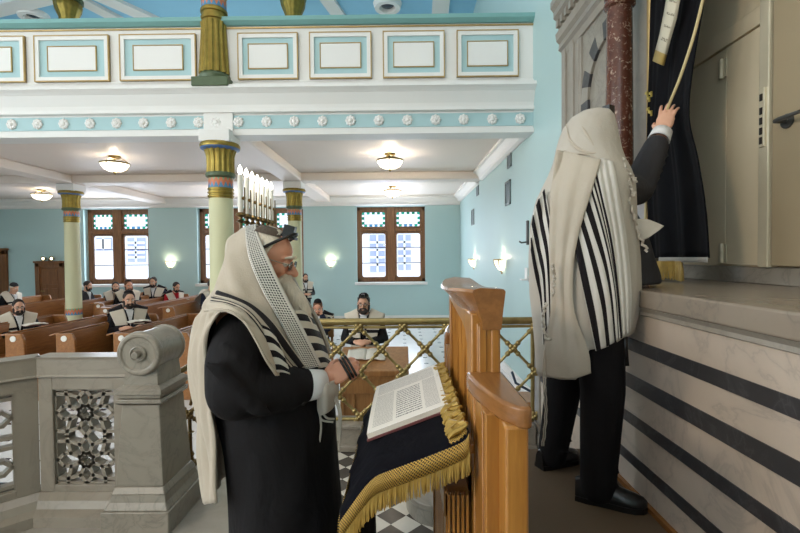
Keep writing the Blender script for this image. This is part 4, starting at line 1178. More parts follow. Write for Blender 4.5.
obj('velvet', MB().grid(g_), CURT, cur, world=True, solid=.008, angle=180)
# gold cord from upper right to hand, then down the left edge
def cordpt(px, py, X): return atx(px, py, X)
m = MB().tube(crom([cordpt(722,-84,1.49), cordpt(704,-5,1.44), cordpt(694,35,1.42), cordpt(681,75,1.405), cordpt(671,100,1.39), cordpt(657,135,1.39), cordpt(651,160,1.45), cordpt(646,200,1.52), cordpt(645,258,1.53)], 40), .0075, 8)
obj('gold_cord', m, plain('pale gold cord', rgb(206, 188, 140), .6, .2), cur, world=True)
SILVERB = None
def bandm():
    m, nt, b = new_mat('cream embroidered band')
    uv = N(nt, 'ShaderNodeSeparateXYZ'); nt.links.new(coords(nt, 'UV'), uv.inputs[0]); u, v = uv.outputs[0], uv.outputs[1]
    f = M_(nt, 'FRACT', M_(nt, 'MULTIPLY', v, 5.0))
    on = M_(nt, 'MULTIPLY', M_(nt, 'MULTIPLY', M_(nt, 'GREATER_THAN', f, .42), M_(nt, 'LESS_THAN', f, .62)), M_(nt, 'MULTIPLY', M_(nt, 'GREATER_THAN', u, .22), M_(nt, 'LESS_THAN', u, .78)))
    cmb = N(nt, 'ShaderNodeCombineXYZ'); nt.links.new(M_(nt, 'MULTIPLY', u, 9.0), cmb.inputs[0]); nt.links.new(M_(nt, 'MULTIPLY', v, 40.0), cmb.inputs[1])
    on = M_(nt, 'MULTIPLY', on, M_(nt, 'GREATER_THAN', noise(nt, cmb.outputs[0], 1, 2, .7), .46))
    end = M_(nt, 'MAXIMUM', M_(nt, 'GREATER_THAN', v, .86), M_(nt, 'LESS_THAN', v, .06))
    c = MIX(nt, M_(nt, 'MULTIPLY', on, .75), rgb(196, 188, 166), rgb(92, 80, 58)); c = MIX(nt, end, c, rgb(178, 152, 84))
    nt.links.new(c, b.inputs['Base Color']); b.inputs['Roughness'].default_value = .7
    return m
rows = [[atx(a+(b_-a)*t, y+(yy-y)*t, 1.45-.02*math.sin(PI*t)) for t in (0,.25,.5,.75,1)] for a, y, b_, yy in ((668,-8,681,-4),(664,14,677,18),(660,34,671,39),(653,61,664,66))]
obj('cream_band', MB().grid(rows), bandm(), cur, world=True, solid=.006)
m = MB()
for (x, y) in ((646.5,93),(650.5,93),(648.5,98),(648,109),(650.5,112)):
    a = atx(x, y, 1.50); m.obox(a, (.004,0,0), (0,.013,0), (0,0,.006)); m.obox(a+V3((0,-.009,-.012)), (.004,0,0), (0,.004,0), (0,0,.014))
obj('gold_embroidery', m, plain('gold embroidery', rgb(206, 184, 92), .5, .3), cur, world=True, smooth=False)
# pale lining edge and gold fringe at the hem
e = [V3(p) for p in g_[-1]]
rows = [[p+V3((-.006,0,.004)) for p in e[14:]], [p+V3((-.008,0,-.022)) for p in e[14:]]]
obj('pale_hem', MB().grid(rows), plain('pale lining', rgb(168, 164, 156), .7), cur, world=True, solid=.004)
L_ = [p+V3((-.012,0,-.018)) for p in e[12:40:3]]
m = fringe_mesh(L_, .105, 90, .0032, .008)
obj('gold_fringe', m, GOLDTH, cur, world=True)
# ------------------------------------------------------------------ people
def skinm(name, col):
    m, nt, b = new_mat(name)
    co = coords(nt)
    nt.links.new(MIX(nt, noise(nt, co, 18, 4), tuple(x*.82 for x in col), tuple(min(1, x*1.06) for x in col)), b.inputs['Base Color'])
    b.inputs['Roughness'].default_value = .5; b.inputs['Subsurface Weight'].default_value = .08; b.inputs['Subsurface Radius'].default_value = (.01,.004,.002)
    bump(nt, b, noise(nt, co, 120, 3), .1, .003)
    return m
SKIN = skinm('fair skin', rgb(214, 164, 136)); SKIN2 = skinm('ruddy skin', rgb(224, 162, 134))
def hairm(name, col, sc=60, lo=.45):
    m, nt, b = new_mat(name)
    co = mapping(nt, coords(nt), (1, 1, .25))
    f = noise(nt, co, sc, 4, .7)
    nt.links.new(MIX(nt, f, tuple(x*lo for x in col), tuple(min(1, x*1.25) for x in col)), b.inputs['Base Color'])
    b.inputs['Roughness'].default_value = .75; bump(nt, b, f, .8, .01)
    return m
HAIR_D = hairm('dark hair', rgb(44, 34, 30)); HAIR_B = hairm('brown hair', rgb(112, 72, 46)); HAIR_G = hairm('grey white hair', rgb(224, 214, 198), 90, .7)
COAT = cloth('black suit cloth', rgb(26, 25, 28), .8, .4, 8, .2); COAT_G = cloth('charcoal jacket', rgb(56, 55, 58), .85, .3, 10); RED = cloth('red sweater', rgb(176, 36, 44), .9)
NAVYS = cloth('navy suit', rgb(34, 38, 56), .85)
TROUS = cloth('black trousers', rgb(24, 22, 24), .85, .3, 7)
SHIRT = cloth('white shirt', rgb(222, 222, 222), .8, .15)
LEATHER = plain('black leather', rgb(22, 21, 22), .3, 0, .1, 20, .1, 80)
EYEW = plain('eye white', rgb(226, 220, 212), .2, 0, .03); EYED = plain('dark iris', rgb(46, 36, 30), .15)
CREAMC, DARKC = rgb(214, 204, 188), rgb(30, 27, 31)
TALLIT = stripes('striped shawl ends', [(0,.02),(.05,.09),(.12,.14),(.86,.88),(.91,.95),(.98,1)], CREAMC, DARKC, 0)
KIPPA = cloth('black kippah cloth', rgb(30, 28, 30), .9)
TALLIT2 = stripes('striped shawl shoulders', [(0,.03),(.06,.12),(.22,.27),(.30,.36),(.39,.41),(.59,.61),(.64,.70),(.73,.78),(.88,.94),(.97,1)], CREAMC, DARKC, 0)
LIPS = plain('lips', rgb(168, 96, 88), .45)

def merge(a, b_):
    o = len(a.v); a.v += b_.v
    for f in b_.f: a.f.append(tuple(i+o for i in f)); a.mi.append(a.cur)
    return a
def head_mb(Mx, s=1.0):
    """a head about 0.235 m high around its own centre, looking along +x"""
    m = MB()
    m.ell((-.012,0,.022), (.098,.077,.094), 24, 16)
    m.ell((.022,0,-.032), (.066,.061,.088), 20, 14)
    m.ell((.044,0,-.090), (.044,.044,.030), 16, 10)
    m.ell((.072,0,.016), (.022,.054,.014), 14, 8)
    m.ell((.050,0,.038), (.036,.056,.040), 16, 10)
    for sy in (-1, 1):
        m.ell((.058,sy*.036,-.030), (.030,.024,.026), 12, 8)
        m.ell((-.006,sy*.078,-.012), (.019,.010,.034), 12, 8)
        m.ell((.094,sy*.0125,-.036), (.012,.009,.009), 10, 6)
        m.ell((.030,sy*.050,-.075), (.04,.014,.03), 12, 8)
    m.chain([(.086,0,.012),(.103,0,-.014),(.117,0,-.033)], [.009,.011,.0145], 12)
    m.ell((.086,0,-.060), (.013,.024,.006), 12, 6); m.ell((.083,0,-.072), (.013,.021,.007), 12, 6)
    m.v = [p*s for p in m.v]
    return m.xf(Mx)
def hand_mb(w, d, n, side=1, curl=.35, s=1.0, spread=.06, thumb=.5):
    """w wrist, d finger direction, n the way the palm faces, side +1/-1 puts the thumb along side * (d x n)"""
    d = V3(d).normalized(); n = V3(n); n = (n-d*n.dot(d)).normalized(); t = d.cross(n)*side; w = V3(w)
    m = MB(); R = Matrix((d, t, n)).transposed()
    m.chain([w-d*.03*s, w+d*.01*s], [.026*s,.026*s], 12)
    m.ell(w+d*.045*s, (.052*s,.040*s,.016*s), 16, 10, R)
    m.ell(w+d*.06*s-n*.003*s, (.036*s,.041*s,.014*s), 16, 10, R)
    L = [(.029,.072,.0082),(.010,.080,.0086),(-.010,.075,.0083),(-.028,.060,.0075)]
    for k, (o_, ln, r) in enumerate(L):
        p = w+(d*(.088-.004*abs(k-1.2))+t*o_)*s; a = curl*.7
        fan = (o_/.03)*spread
        pts = [p-d*.025*s, p]
        for q in (.45,.31,.24):
            dd = (d*math.cos(a)+n*math.sin(a)+t*fan).normalized(); pts.append(pts[-1]+dd*ln*q*s); a += curl*(1.0+.15*k)
        m.chain(pts, [r*1.05*s, r*1.08*s, r*s, r*.92*s, r*.8*s], 10)
    p = w+(d*.018+t*.028+n*.004)*s
    d1 = (d*.72+t*.62+n*thumb*.5).normalized(); d2_ = (d*.88+t*.25+n*thumb).normalized()
    m.chain([w+d*.012*s+t*.012*s, p, p+d1*.036*s, p+d1*.036*s+d2_*.03*s], [.015*s,.0145*s,.0105*s,.008*s], 10)
    return m
def TR(p, ry=0, rz=0): return Matrix.Translation(V3(p)) @ Matrix.Rotation(rz, 4, 'Z') @ Matrix.Rotation(ry, 4, 'Y')

def person(label, loc, rotz, zhead, seated, group, coat=None, hair=None, beard=True, shawl=True, cap=None, glasses=False, pose='read', bow=.15, tefillin=False, alt=False):
    """loc is the floor point; zhead the height of the head centre"""
    s = zhead/(1.27 if seated else 1.60)
    r = None; coat = coat or COAT; hair = hair or HAIR_D
    hz = .50 if seated else .93
    T = hz; lean = .06
    ch = V3((lean*.6, 0, T+.33)); nk = V3((lean, 0, T+.53)); hc = V3((lean+.05+.1*bow, 0, T+.68-.02*bow))
    b_ = MB()
    HM = TR(hc, bow)
    merge(b_, head_mb(HM))
    b_.chain([nk-V3((0,0,.06)), hc+V3((-.03,0,-.05))], [.062,.058], 12)
    b_.ell(ch, (.11,.16,.2), 16, 10); b_.ell((0,0,T+.08), (.12,.15,.16), 16, 10)
    legs = []
    for sy in (-1, 1):
        hip = V3((0, sy*.09, T-.0))
        if seated: kn, an = V3((.44, sy*.12, .50)), V3((.42, sy*.12, .09))
        else: kn, an = V3((.02, sy*.10, .50)), V3((0, sy*.10, .09))
        b_.chain([hip, kn, an], [.085,.058,.042], 10); b_.chain([an, an+V3((.13, sy*.02, -.045))], [.04,.03], 10)
        legs.append((hip, kn, an))
    arms = []
    for sy in (-1, 1):
        sh = V3((lean*.7, sy*.18, T+.47))
        if pose == 'read': el, wr = V3((.06, sy*.26, T+.20)), V3((.28, sy*.10, T+.20))
        elif pose == 'ledge': el, wr = V3((.10, sy*.28, T+.20)), V3((.33, sy*.16, T+.26))
        elif pose == 'face': el, wr = V3((.20, sy*.17, T+.30)), V3((.20, sy*.07, T+.53))
        else: el, wr = V3((0, sy*.25, T+.18)), V3((.12, sy*.22, T-.02))
        dd = (wr-el).normalized()
        b_.chain([sh, el, wr], [.055,.043,.028], 10)
        merge(b_, hand_mb(wr+dd*.02, dd+V3((0,-sy*.35,0)), V3((0,-sy*.6,-.4)) if pose != 'face' else V3((-.8,0,.2)), -sy, .4))
        arms.append((sh, el, wr))
    skin = SKIN if hair is not HAIR_B else SKIN2
    b_.xf(Matrix.Scale(s, 4))
    body = voxel('person', b_, skin, .0085*s, it=3)
    body.location = loc; body.rotation_euler = (0, 0, rotz)
    tag(body, label, 'person', group)
    def part(name, m, mat, **kw): m.xf(Matrix.Scale(s, 4)); return obj(name, m, mat, body, **kw)
    def vpart(name, m, mat, size, **kw): m.xf(Matrix.Scale(s, 4)); return voxel(name, m, mat, size*s, body, **kw)
    m = MB()
    m.ell((0,0,T+.06), (.155,.185,.2), 18, 12); m.ell(ch, (.145,.2,.235), 18, 12); m.ell((lean*.8,0,T+.45), (.10,.19,.09), 16, 10)
    if not seated: m.tube([(0,0,T-.25),(0,0,T+.1)], [.19,.17], 18)
    for sh, el, wr in arms: m.chain([sh+V3((0,0,-.012)), el, wr-(wr-el)*.1], [.070,.064,.05], 12)
    vpart('jacket', m, coat, .013, it=3)
    m = MB(); m.tube([nk+V3((-.005,0,-.045)), nk+V3((.012,0,.012))], [.078,.066], 16); m.prism([(-.045,nk.z-.02),(.045,nk.z-.02),(0,nk.z-.26)], nk.x+.07, nk.x+.125, 'X')
    part('shirt', m, SHIRT if coat is not RED else RED)
    m = MB()
    for hip, kn, an in legs: m.chain([hip, kn, an+V3((0,0,.0))], [.108,.08,.068], 12)
    m.ell((0,0,T+.02), (.135,.165,.13), 16, 10); vpart('trousers', m, TROUS, .013)
    m = MB()
    for hip, kn, an in legs: m.ell(an+V3((.06, 0, -.05)), (.13,.046,.045), 14, 8); m.ell(an+V3((-.01,0,-.02)), (.055,.045,.06), 12, 8)
    m.v = [V3((p.x, p.y, max(p.z, .003))) for p in m.v]
    vpart('shoes', m, LEATHER, .01)
    # face details in the head's own frame
    def hp(m): return m.xf(HM)
    for sy in (-1, 1):
        e = part('eye', hp(MB().ell((.079, sy*.031, -.002), (.012,)*3, 10, 8)), EYEW); part_i = hp(MB().ell((.0885, sy*.031, -.003), (.005,)*3, 8, 6)); part_i.xf(Matrix.Scale(s, 4)); obj('iris', part_i, EYED, e)
        part('eyebrow', hp(MB().tube([(.088, sy*.012, .018), (.092, sy*.03, .024), (.078, sy*.052, .018)], [.004,.006,.003], 6)), hair)
    m = MB(); m.ell((-.018,0,.034), (.102,.083,.095), 22, 14)
    m.v = [p for p in m.v]
    for i, p in enumerate(m.v):
        if p.x > .045: m.v[i] = V3((.045+(p.x-.045)*.2, p.y*.96, max(p.z, .05)))
        if p.z < -.03: m.v[i] = V3((min(p.x, -.03), p.y*.9, p.z))
    part('hair', hp(m), hair)
    if beard:
        m = MB(); m.ell((.045,0,-.098), (.052,.056,.048), 18, 12)
        for sy in (-1, 1): m.chain([(.012, sy*.068, -.03), (.035, sy*.058, -.085)], [.018,.026], 10)
        m.chain([(.092,-.03,-.056),(.1,0,-.05),(.092,.03,-.056)], [.009,.011,.009], 8)
        m.chain([(.084,-.034,-.06),(.072,-.04,-.09)], [.014,.02], 8); m.chain([(.084,.034,-.06),(.072,.04,-.09)], [.014,.02], 8)
        hp(m); vpart('beard', m, hair, .006, it=2)
    if cap is not None:
        m = MB().lathe([(.0,.132),(.05,.124),(.08,.098),(.096,.06),(.098,.045)] if cap is COAT_G else [(0,.133),(.04,.129),(.064,.114),(.076,.098)], (-.02 if cap is COAT_G else -.03,0,0), 24)
        m.v = [V3((p.x, p.y*.86, p.z)) for p in m.v]; hp(m); part('skullcap' if cap is not COAT_G else 'flat_cap', m, cap, solid=.005)
    if glasses:
        m = MB()
        for sy in (-1, 1):
            m.tube([(.098, sy*.031+.021*math.cos(a), -.004+.017*math.sin(a)) for a in [2*PI*k/16 for k in range(17)]], .0028, 6)
            m.tube([(.096, sy*.052, 0), (.0, sy*.086, .004)], .0025, 6)
        m.tube([(.099,-.011,0),(.101,0,.003),(.099,.011,0)], .0025, 6); part('glasses', hp(m), LEATHER)
    if tefillin:
        m = MB().box(.05,.09,-.022,.022,.095,.135).box(.043,.098,-.03,.03,.088,.098); m.tube([(-.015+.103*math.cos(a), .082*math.sin(a), .065+.03*math.cos(a)) for a in [2*PI*k/24 for k in range(25)]], .006, 6)
        part('phylactery', hp(m), LEATHER)
    if shawl:
        half = []
        for v in (0, .33, .66, 1):
            half.append([V3((.21-.01*v, .03+.13*v, T+.04)), V3((.205-.02*v, .035+.14*v, T+.22)), V3((.175-.05*v, .05+.165*v, T+.40-.02*v)), V3((.05, .085+.185*v, T+.588-.06*v)), V3((-.08-.07*v, .085+.155*v, T+.575-.19*v)), V3((-.125-.07*v, .045+.075*v, T+.56-.30*v)), V3((-.135-.07*v, 0, T+.555-.34*v))])
        rows = [h+[V3((p.x,-p.y,p.z)) for p in reversed(h[:-1])] for h in half]
        g_ = surf(rows, 49, 9)
        m = MB().grid(g_); part('prayer_shawl', m, TALLIT2 if alt else TALLIT, solid=.012, angle=180)
    return body
def bgp(label, px, py, Y, face, seated, group=None, **kw):
    p = at(px, py, Y); rz = math.radians(face)
    off = .10 if not kw.get('bow') else .12
    loc = (p.x-off*math.cos(rz), Y-off*math.sin(rz), HZ)
    return person(label, loc, rz, p.z-HZ, seated, group, **kw)
GP = 'worshippers in the hall'
bgp('man in black suit with shawl and head box reading at the desk beyond the railing', 363.5, 304, 5.3, -92, False, GP, cap=KIPPA, tefillin=True, glasses=True, bow=.1)
bgp('bearded man in glasses and black suit resting his hands on the leftmost pew', 18, 301, 7.6, -38, True, GP, glasses=True, pose='ledge')
bgp('seated man in flat grey cap and white shawl at the far left', 13, 284, 11.8, -5, True, GP, cap=COAT_G, beard=False, hair=HAIR_G, pose='read', bow=.3)
bgp('man in charcoal jacket without shawl seated in profile below the left window', 87, 282, 12.4, 0, True, GP, coat=COAT_G, shawl=False, pose='ledge', bow=.25)
bgp('bearded man in cream striped shawl leaning over an open book in the front pews', 128.5, 293, 7.6, -48, True, GP, cap=KIPPA, pose='ledge', alt=True)
bgp('dark haired man in white shawl seated at the left behind the front reader', 115.5, 283, 12.1, -55, True, GP, coat=NAVYS)
bgp('ruddy man in pale shawl seated close behind the front reader', 128, 281.5, 11.4, -40, True, GP, hair=HAIR_B, cap=KIPPA)
bgp('upright man in dark jacket with black banded shawl right of the left window', 153.5, 278, 12.9, -80, True, GP, coat=NAVYS, bow=.25, alt=True)
bgp('man in red sweater and striped shawl reading below the wall lamp', 175.5, 283, 12.2, -30, True, GP, coat=RED, bow=.4, alt=True)
bgp('man in white shawl half hidden behind the grey bearded man in the hood', 211, 281, 11.2, -10, True, GP, beard=False, coat=NAVYS)
bgp('distant standing man in white shawl seen just past the long grey beard', 305.5, 278, 12.0, -60, False, GP, bow=.1)
bgp('bent man with brown hair in navy suit covering his face', 318, 301, 7.7, -85, True, GP, coat=NAVYS, hair=HAIR_B, pose='face', bow=.55, cap=KIPPA, alt=True)
# chair under the bent man
p = at(318, 301, 7.7)
ch_ = thing('chair', 'wooden chair under the bent man in navy suit', 'chair', (p.x, 7.84, HZ), -PI/2)
obj('seat', MB().box(-.22,.2,-.21,.21,.38,.42), WOOD_DESK, ch_, bevel=.012)
obj('backrest', MB().box(-.25,-.21,-.21,.21,.55,.85), WOOD_DESK, ch_, bevel=.012)
for x in (-.2,.17):
    for y in (-.18,.18): obj('leg', MB().box(x-.02,x+.02,y-.02,y+.02,0,.38 if x > 0 else .86), WOOD_DESK, ch_)
# open books held on the pews
for px, py, Y, ang, lb in ((139, 322, 7.15, -.8, 'open white book on the pew before the man in cream striped shawl'), (182, 300, 11.9, -.5, 'open white book before the man in the red sweater'), (158, 301.5, 12.3, -1.3, 'open white book before the upright man in dark jacket'), (35, 325, 7.2, -.6, 'open white book before the bearded man in glasses')):
    p = at(px, py, Y)
    r = thing('prayer_book', lb, 'book', (p.x, Y, p.z), ang, 'open books on the pews')
    for sx in (-1, 1):
        rows = [[V3((-.1+.2*j/4, sx*.15*t, .012+.02*math.sin(PI*min(1,t*1.1+.12))*(1-.5*t))) for t in [i/6 for i in range(7)]] for j in range(5)]
        obj('pages', MB().grid(rows), PAPER, r, solid=.012)
    obj('cover', MB().box(-.105,.105,-.155,.155,0,.004), COVER_R, r)
# ------------------------------------------------------------------ the two large figures
def rehome(o, loc):
    o.data.transform(Matrix.Translation(-V3(loc))); o.location = loc; return o
def loft(m, rings, n=36, wr=0, seed=0, cap=True):
    """rings: (centre, rx, ry) or (centre, rx, ry, tilt toward x)"""
    vs = []; fs = []
    for j, R in enumerate(rings):
        c, rx, ry = V3(R[0]), R[1], R[2]; tl = R[3] if len(R) > 3 else 0
        for k in range(n):
            a = 2*PI*k/n
            q = 1+wr*(math.sin(5*a+seed+j*.5)+.6*math.sin(9*a-j*.8+seed))
            vs.append(c+V3((rx*q*math.cos(a), ry*q*math.sin(a), tl*math.cos(a))))
    for j in range(len(rings)-1):
        for k in range(n): fs.append((j*n+k, j*n+(k+1)%n, (j+1)*n+(k+1)%n, (j+1)*n+k))
    if cap: fs.append(tuple(range(n-1,-1,-1))); fs.append(tuple((len(rings)-1)*n+k for k in range(n)))
    return m.add(vs, fs)
def lerp_rings(rs, n):
    P = crom([V3(r[0]) for r in rs], n); Q = crom([V3((r[1], r[2], 0)) for r in rs], n)
    return [(p, q.x, q.y) for p, q in zip(P, Q)]
CREAM_T = stripes('cream wool shawl', [], rgb(192, 182, 167), DARKC)
CREAM_W = stripes('white wool shawl', [], rgb(192, 185, 174), DARKC)

# ---- the grey bearded man
YR0 = 1.73
def P1(px, py, dy=0): return at(px, py, YR0+dy)
ORG = V3((P1(275, 400).x, YR0, 0))
TH = .28
hc = P1(268, 257.5)
HM = TR(hc, TH)
b_ = MB()
merge(b_, head_mb(HM))
b_.chain([V3((-.60, YR0, 1.36)), hc+V3((-.03,0,-.05))], [.075,.066], 14)
b_.ell((-.56,YR0,1.18), (.13,.19,.22), 18, 12); b_.ell((-.50,YR0,.95), (.15,.18,.2), 18, 12)
b_.caps((-.60,YR0-.16,1.33), (-.60,YR0+.16,1.33), .06, .06)
shN, elN, wrN = V3((-.555,1.515,1.285)), V3((-.53,1.44,1.12)), P1(320, 384, -.13)
shF, elF, wrF = V3((-.575,1.955,1.325)), V3((-.50,2.0,1.10)), P1(323, 372, .06)
b_.chain([shN, elN, wrN], [.055,.045,.03], 12); b_.chain([shF, elF, wrF], [.055,.045,.03], 12)
merge(b_, hand_mb(wrN+V3((.022,.01,.012)), (.80,.26,.42), (.15,.85,-.5), 1, .62, 1.0, .02, .5))
merge(b_, hand_mb(wrF+V3((.03,-.02,.0)), (.84,-.26,.32), (.1,-.8,-.55), -1, .75, 1.0, .02, .5))
for sy in (-1, 1):
    b_.chain([(-.48,YR0+sy*.1,.95),(-.45,YR0+sy*.11,.5),(-.47,YR0+sy*.11,.1)], [.095,.065,.045], 12)
    b_.chain([(-.47,YR0+sy*.11,.09),(-.33,YR0+sy*.13,.04)], [.04,.03], 10)
rab = rehome(voxel('person', b_, SKIN2, .0048, it=3), ORG)
tag(rab, 'grey bearded man in long black coat with white shawl over his head', 'person')
def rp(name, m, mat, par_=None, **kw): return obj(name, m, mat, par_ or rab, world=True, **kw)
def rv(name, m, mat, size, par_=None, **kw): return voxel(name, m, mat, size, par_ or rab, world=True, **kw)
# long coat with folded sleeves
m = MB()
rg = [((-.455,YR0,.10),.245,.28),((-.455,YR0,.48),.212,.26),((-.478,YR0,.80),.208,.255),((-.50,YR0,1.0),.215,.255),((-.545,YR0,1.16),.195,.24),((-.585,YR0,1.28),.155,.215),((-.60,YR0,1.37),.10,.165),((-.595,YR0,1.43),.07,.09)]
loft(m, lerp_rings(rg, 40), 60, .012)
m.chain([shN, (shN+elN)/2+V3((-.012,-.01,0)), elN+V3((-.015,0,0)), elN*.45+wrN*.55, wrN+(elN-wrN).normalized()*.075], [.088,.098,.096,.08,.064], 16)
m.chain([shF, elF, wrF+(elF-wrF).normalized()*.08], [.09,.095,.062], 16)
m.ell(shN+V3((0,.04,.01)), (.09,.09,.075), 16, 10)
# elbow folds
for k in range(6):
    a = elN*.9+shN*.1; t = k/5
    c = elN+V3((-.03+.10*t, -.085+.02*t, .085-.12*t)); d = V3((.05,.02,-.035))
    m.tube([c-d*.8, c, c+d*.9], [.008,.027,.006], 8)
for k in range(4):
    c = shN*.55+elN*.45+V3((.02+.02*k, -.082, .03-.045*k)); m.tube([c+V3((-.05,.0,.04)), c, c+V3((.04,.02,-.02))], [.006,.024,.006], 8)
coat = rv('long_coat', m, COAT, .0075, it=10)
# cuffs
for e, w_, r in ((elN, wrN, .054), (elF, wrF, .05)):
    d = (w_-e).normalized(); rp('shirt_cuff', MB().tube([w_-d*.05, w_+d*.012], [r, r*.86], 18, False), SHIRT, solid=.006)

m = MB()
for k in range(3): m.ell(wrN*.9+elN*.1+V3((-.02-.022*k, -.066, -.045)), (.008,.004,.008), 10, 6)
rp('sleeve_buttons', m, LEATHER, coat)
m = MB()
for sy in (-1, 1):
    m.chain([(-.47,YR0+sy*.11,.09),(-.47,YR0+sy*.11,.35)], [.075,.08], 12)
rv('trousers', m, TROUS, .012)
m = MB()
for sy in (-1, 1):
    m.ell((-.42,YR0+sy*.12,.05), (.15,.052,.052), 16, 10); m.ell((-.48,YR0+sy*.11,.09), (.06,.05,.07), 14, 8)
m.v = [V3((p.x,p.y,max(p.z,.003))) for p in m.v]
rv('shoes', m, LEATHER, .008)
# face
def hp(m): return m.xf(HM)
for sy in (-1, 1):
    e = rp('eye', hp(MB().ell((.0795, sy*.031, -.002), (.0125,)*3, 14, 10)), EYEW)
    rp('iris', hp(MB().ell((.0895, sy*.031, -.004), (.0055,)*3, 10, 8)), EYED, e)
    rp('eyelid', hp(MB().lathe([(.0135,0),(.012,.006),(.007,.011),(0,.0135)], (.079, sy*.031, .001), 16)), SKIN2)
    rp('eyebrow', hp(MB().tube([(.090, sy*.012, .019), (.094, sy*.03, .026), (.078, sy*.054, .019)], [.004,.0065,.003], 8)), HAIR_G)
m = MB()
for i, (px, py, r) in enumerate(((283,281,.040),(288,291,.046),(295,302,.047),(301,311,.040),(306,319,.022))): m.ell(P1(px, py), (r*.82, r, r*1.05), 18, 12)
m.chain([P1(283,283), P1(289,293), P1(297,304), P1(303,313), P1(308,321)], [.036,.042,.043,.034,.012], 16)
for sy in (-1, 1):
    q = MB(); q.chain([(.01, sy*.072, -.03), (.03, sy*.062, -.08), (.05, sy*.04, -.11)], [.016,.026,.03], 12)
    q.chain([(.102,0,-.052),(.094,sy*.026,-.058),(.074,sy*.042,-.078)], [.010,.012,.016], 10); hp(q); merge(m, q)
rv('beard', m, HAIR_G, .005, it=2)
m = MB()
for k in range(46):
    t = random.random(); a = P1(284+22*t, 286+30*t, random.uniform(-.035,.035)); 
    m.tube([a, a+V3((.02,random.uniform(-.006,.006),-.02)), a+V3((.034,random.uniform(-.01,.01),-.052))], [.004,.004,.001], 5)
rp('beard_strands', m, HAIR_G)
m = MB()
for sy in (-1, 1):
    m.tube([(.101, sy*.032+.023*math.cos(a), -.006+.018*math.sin(a)) for a in [2*PI*k/20 for k in range(21)]], .0014, 6)
    m.tube([(.099, sy*.055, -.002), (.06, sy*.078, .0), (.0, sy*.086, .002)], .0016, 6)
m.tube([(.101,-.010,-.004),(.106,0,.0),(.101,.010,-.004)], .0016, 6)
gl = rp('glasses', hp(m), plain('silver wire', rgb(168,164,150), .25, .9))
m = MB()
for sy in (-1, 1): m.ell((.100, sy*.032, -.006), (.0012,.0225,.0175), 16, 8)
rp('lenses', hp(m), GLASS, gl)
m = MB().ell((-.014,0,.026), (.101,.081,.094), 24, 16)
for i, p in enumerate(m.v):
    if p.x > .03: m.v[i] = V3((.03+(p.x-.03)*.25, p.y*.97, max(p.z, .075)))
    if p.z < -.03: m.v[i] = V3((min(p.x, -.03), p.y*.9, p.z))
rp('hair', hp(m), HAIR_G)
m = MB().lathe([(0,.121),(.03,.118),(.052,.106),(.066,.092)], (-.018,0,-.004), 28); rp('skullcap', hp(m), hairm('brown knit', rgb(96, 82, 70), 90), solid=.005)
m = MB().box(.032,.074,-.02,.02,.102,.142).box(.022,.086,-.028,.028,.092,.103)
ph = rp('phylactery_box', hp(m), LEATHER, bevel=.002)
m = MB(); m.tube([(-.006+.088*math.cos(a), .0835*math.sin(a), .034+.082*math.cos(a)) for a in [2*PI*k/36 for k in range(37)]], .0062, 8)
rp('phylactery_strap', hp(m), LEATHER, ph)
# strap wound round the fingers
m = MB()
hd = wrN+V3((.022,.01,.012)); dd = V3((.80,.26,.42)).normalized()
for k in range(3):
    c = hd+dd*(.075+.012*k); n_ = V3((.15,.85,-.5)); n_ = (n_-dd*n_.dot(dd)).normalized(); t_ = dd.cross(n_)
    m.tube([c+t_*.044*math.cos(a)+n_*.021*math.sin(a) for a in [2*PI*j/24 for j in range(25)]], .0042, 6)
rp('hand_strap', m, LEATHER)

# shawl
U = [
 [(321,366,-.10),(311,345,-.12),(300,323,-.125),(284,292,-.105),(268,258,-.10),(259,238,-.065),(256,225.5,0)],
 [(306,369,-.16),(292,345,-.165),(280,322,-.16),(262,290,-.135),(250,262,-.115),(246,241,-.078),(247,227.5,0)],
 [(290,373,-.20),(276,350,-.205),(262,322,-.20),(247,298,-.165),(236,268,-.12),(235,247,-.08),(239,231,0)],
 [(272,366,-.235),(263,340,-.245),(251,317,-.235),(233,301,-.185),(223,280,-.12),(224,258,-.07),(229.5,244,0)],
 [(256,334,-.33),(249,319,-.335),(237,308,-.31),(223,303,-.22),(214,298,-.13),(216,286,-.065),(222,277,0)],
 [(230,311,-.345),(225,309,-.32),(218,307,-.26),(211,308,-.18),(206,307,-.12),(206,305,-.06),(208,303,0)],
 [(212,322,-.32),(209,322,-.28),(205,321,-.22),(201,321,-.16),(198,321,-.11),(197,320,-.05),(198,319,0)],
 [(207,362,-.25),(203,362,-.225),(199,362,-.18),(196,361,-.14),(193,360,-.1),(192,360,-.05),(192,360,0)],
 [(213,430,-.24),(209,431,-.215),(205,431,-.175),(201,431,-.135),(199,430,-.1),(198,430,-.05),(198,430,0)],
 [(219,501,-.235),(215,502,-.21),(211,503,-.17),(208,503,-.13),(206,503,-.09),(206,502,-.05),(207,502,0)],
]
def mirror_rows(U, P, Y0):
    rows = []
    for r in U:
        w = [P(*p) for p in r]
        rows.append(w+[V3((p.x, 2*Y0-p.y, p.z)) for p in reversed(w[:-1])])
    return rows
rows = mirror_rows(U, P1, YR0)
g_ = surf(rows, 97, 110)
for i, r in enumerate(g_):
    v = i/109
    for j, p in enumerate(r):
        u = j/96; a = min(1, max(0, (v-.12)/.2))*.0065
        s_ = math.sin(26*v+7*math.sin(5*u)+3*u)+.6*math.sin(47*v-12*u)+(.9*math.sin(60*u) if v > .6 else 0)
        d = V3((p.x-(-.56), (p.y-YR0), 0)); d = d.normalized() if d.length > 1e-4 else V3((0,0,1))
        g_[i][j] = p+d*a*s_
shawl = rp('prayer_shawl', MB().grid(g_), CREAM_T, solid=.007, angle=180)
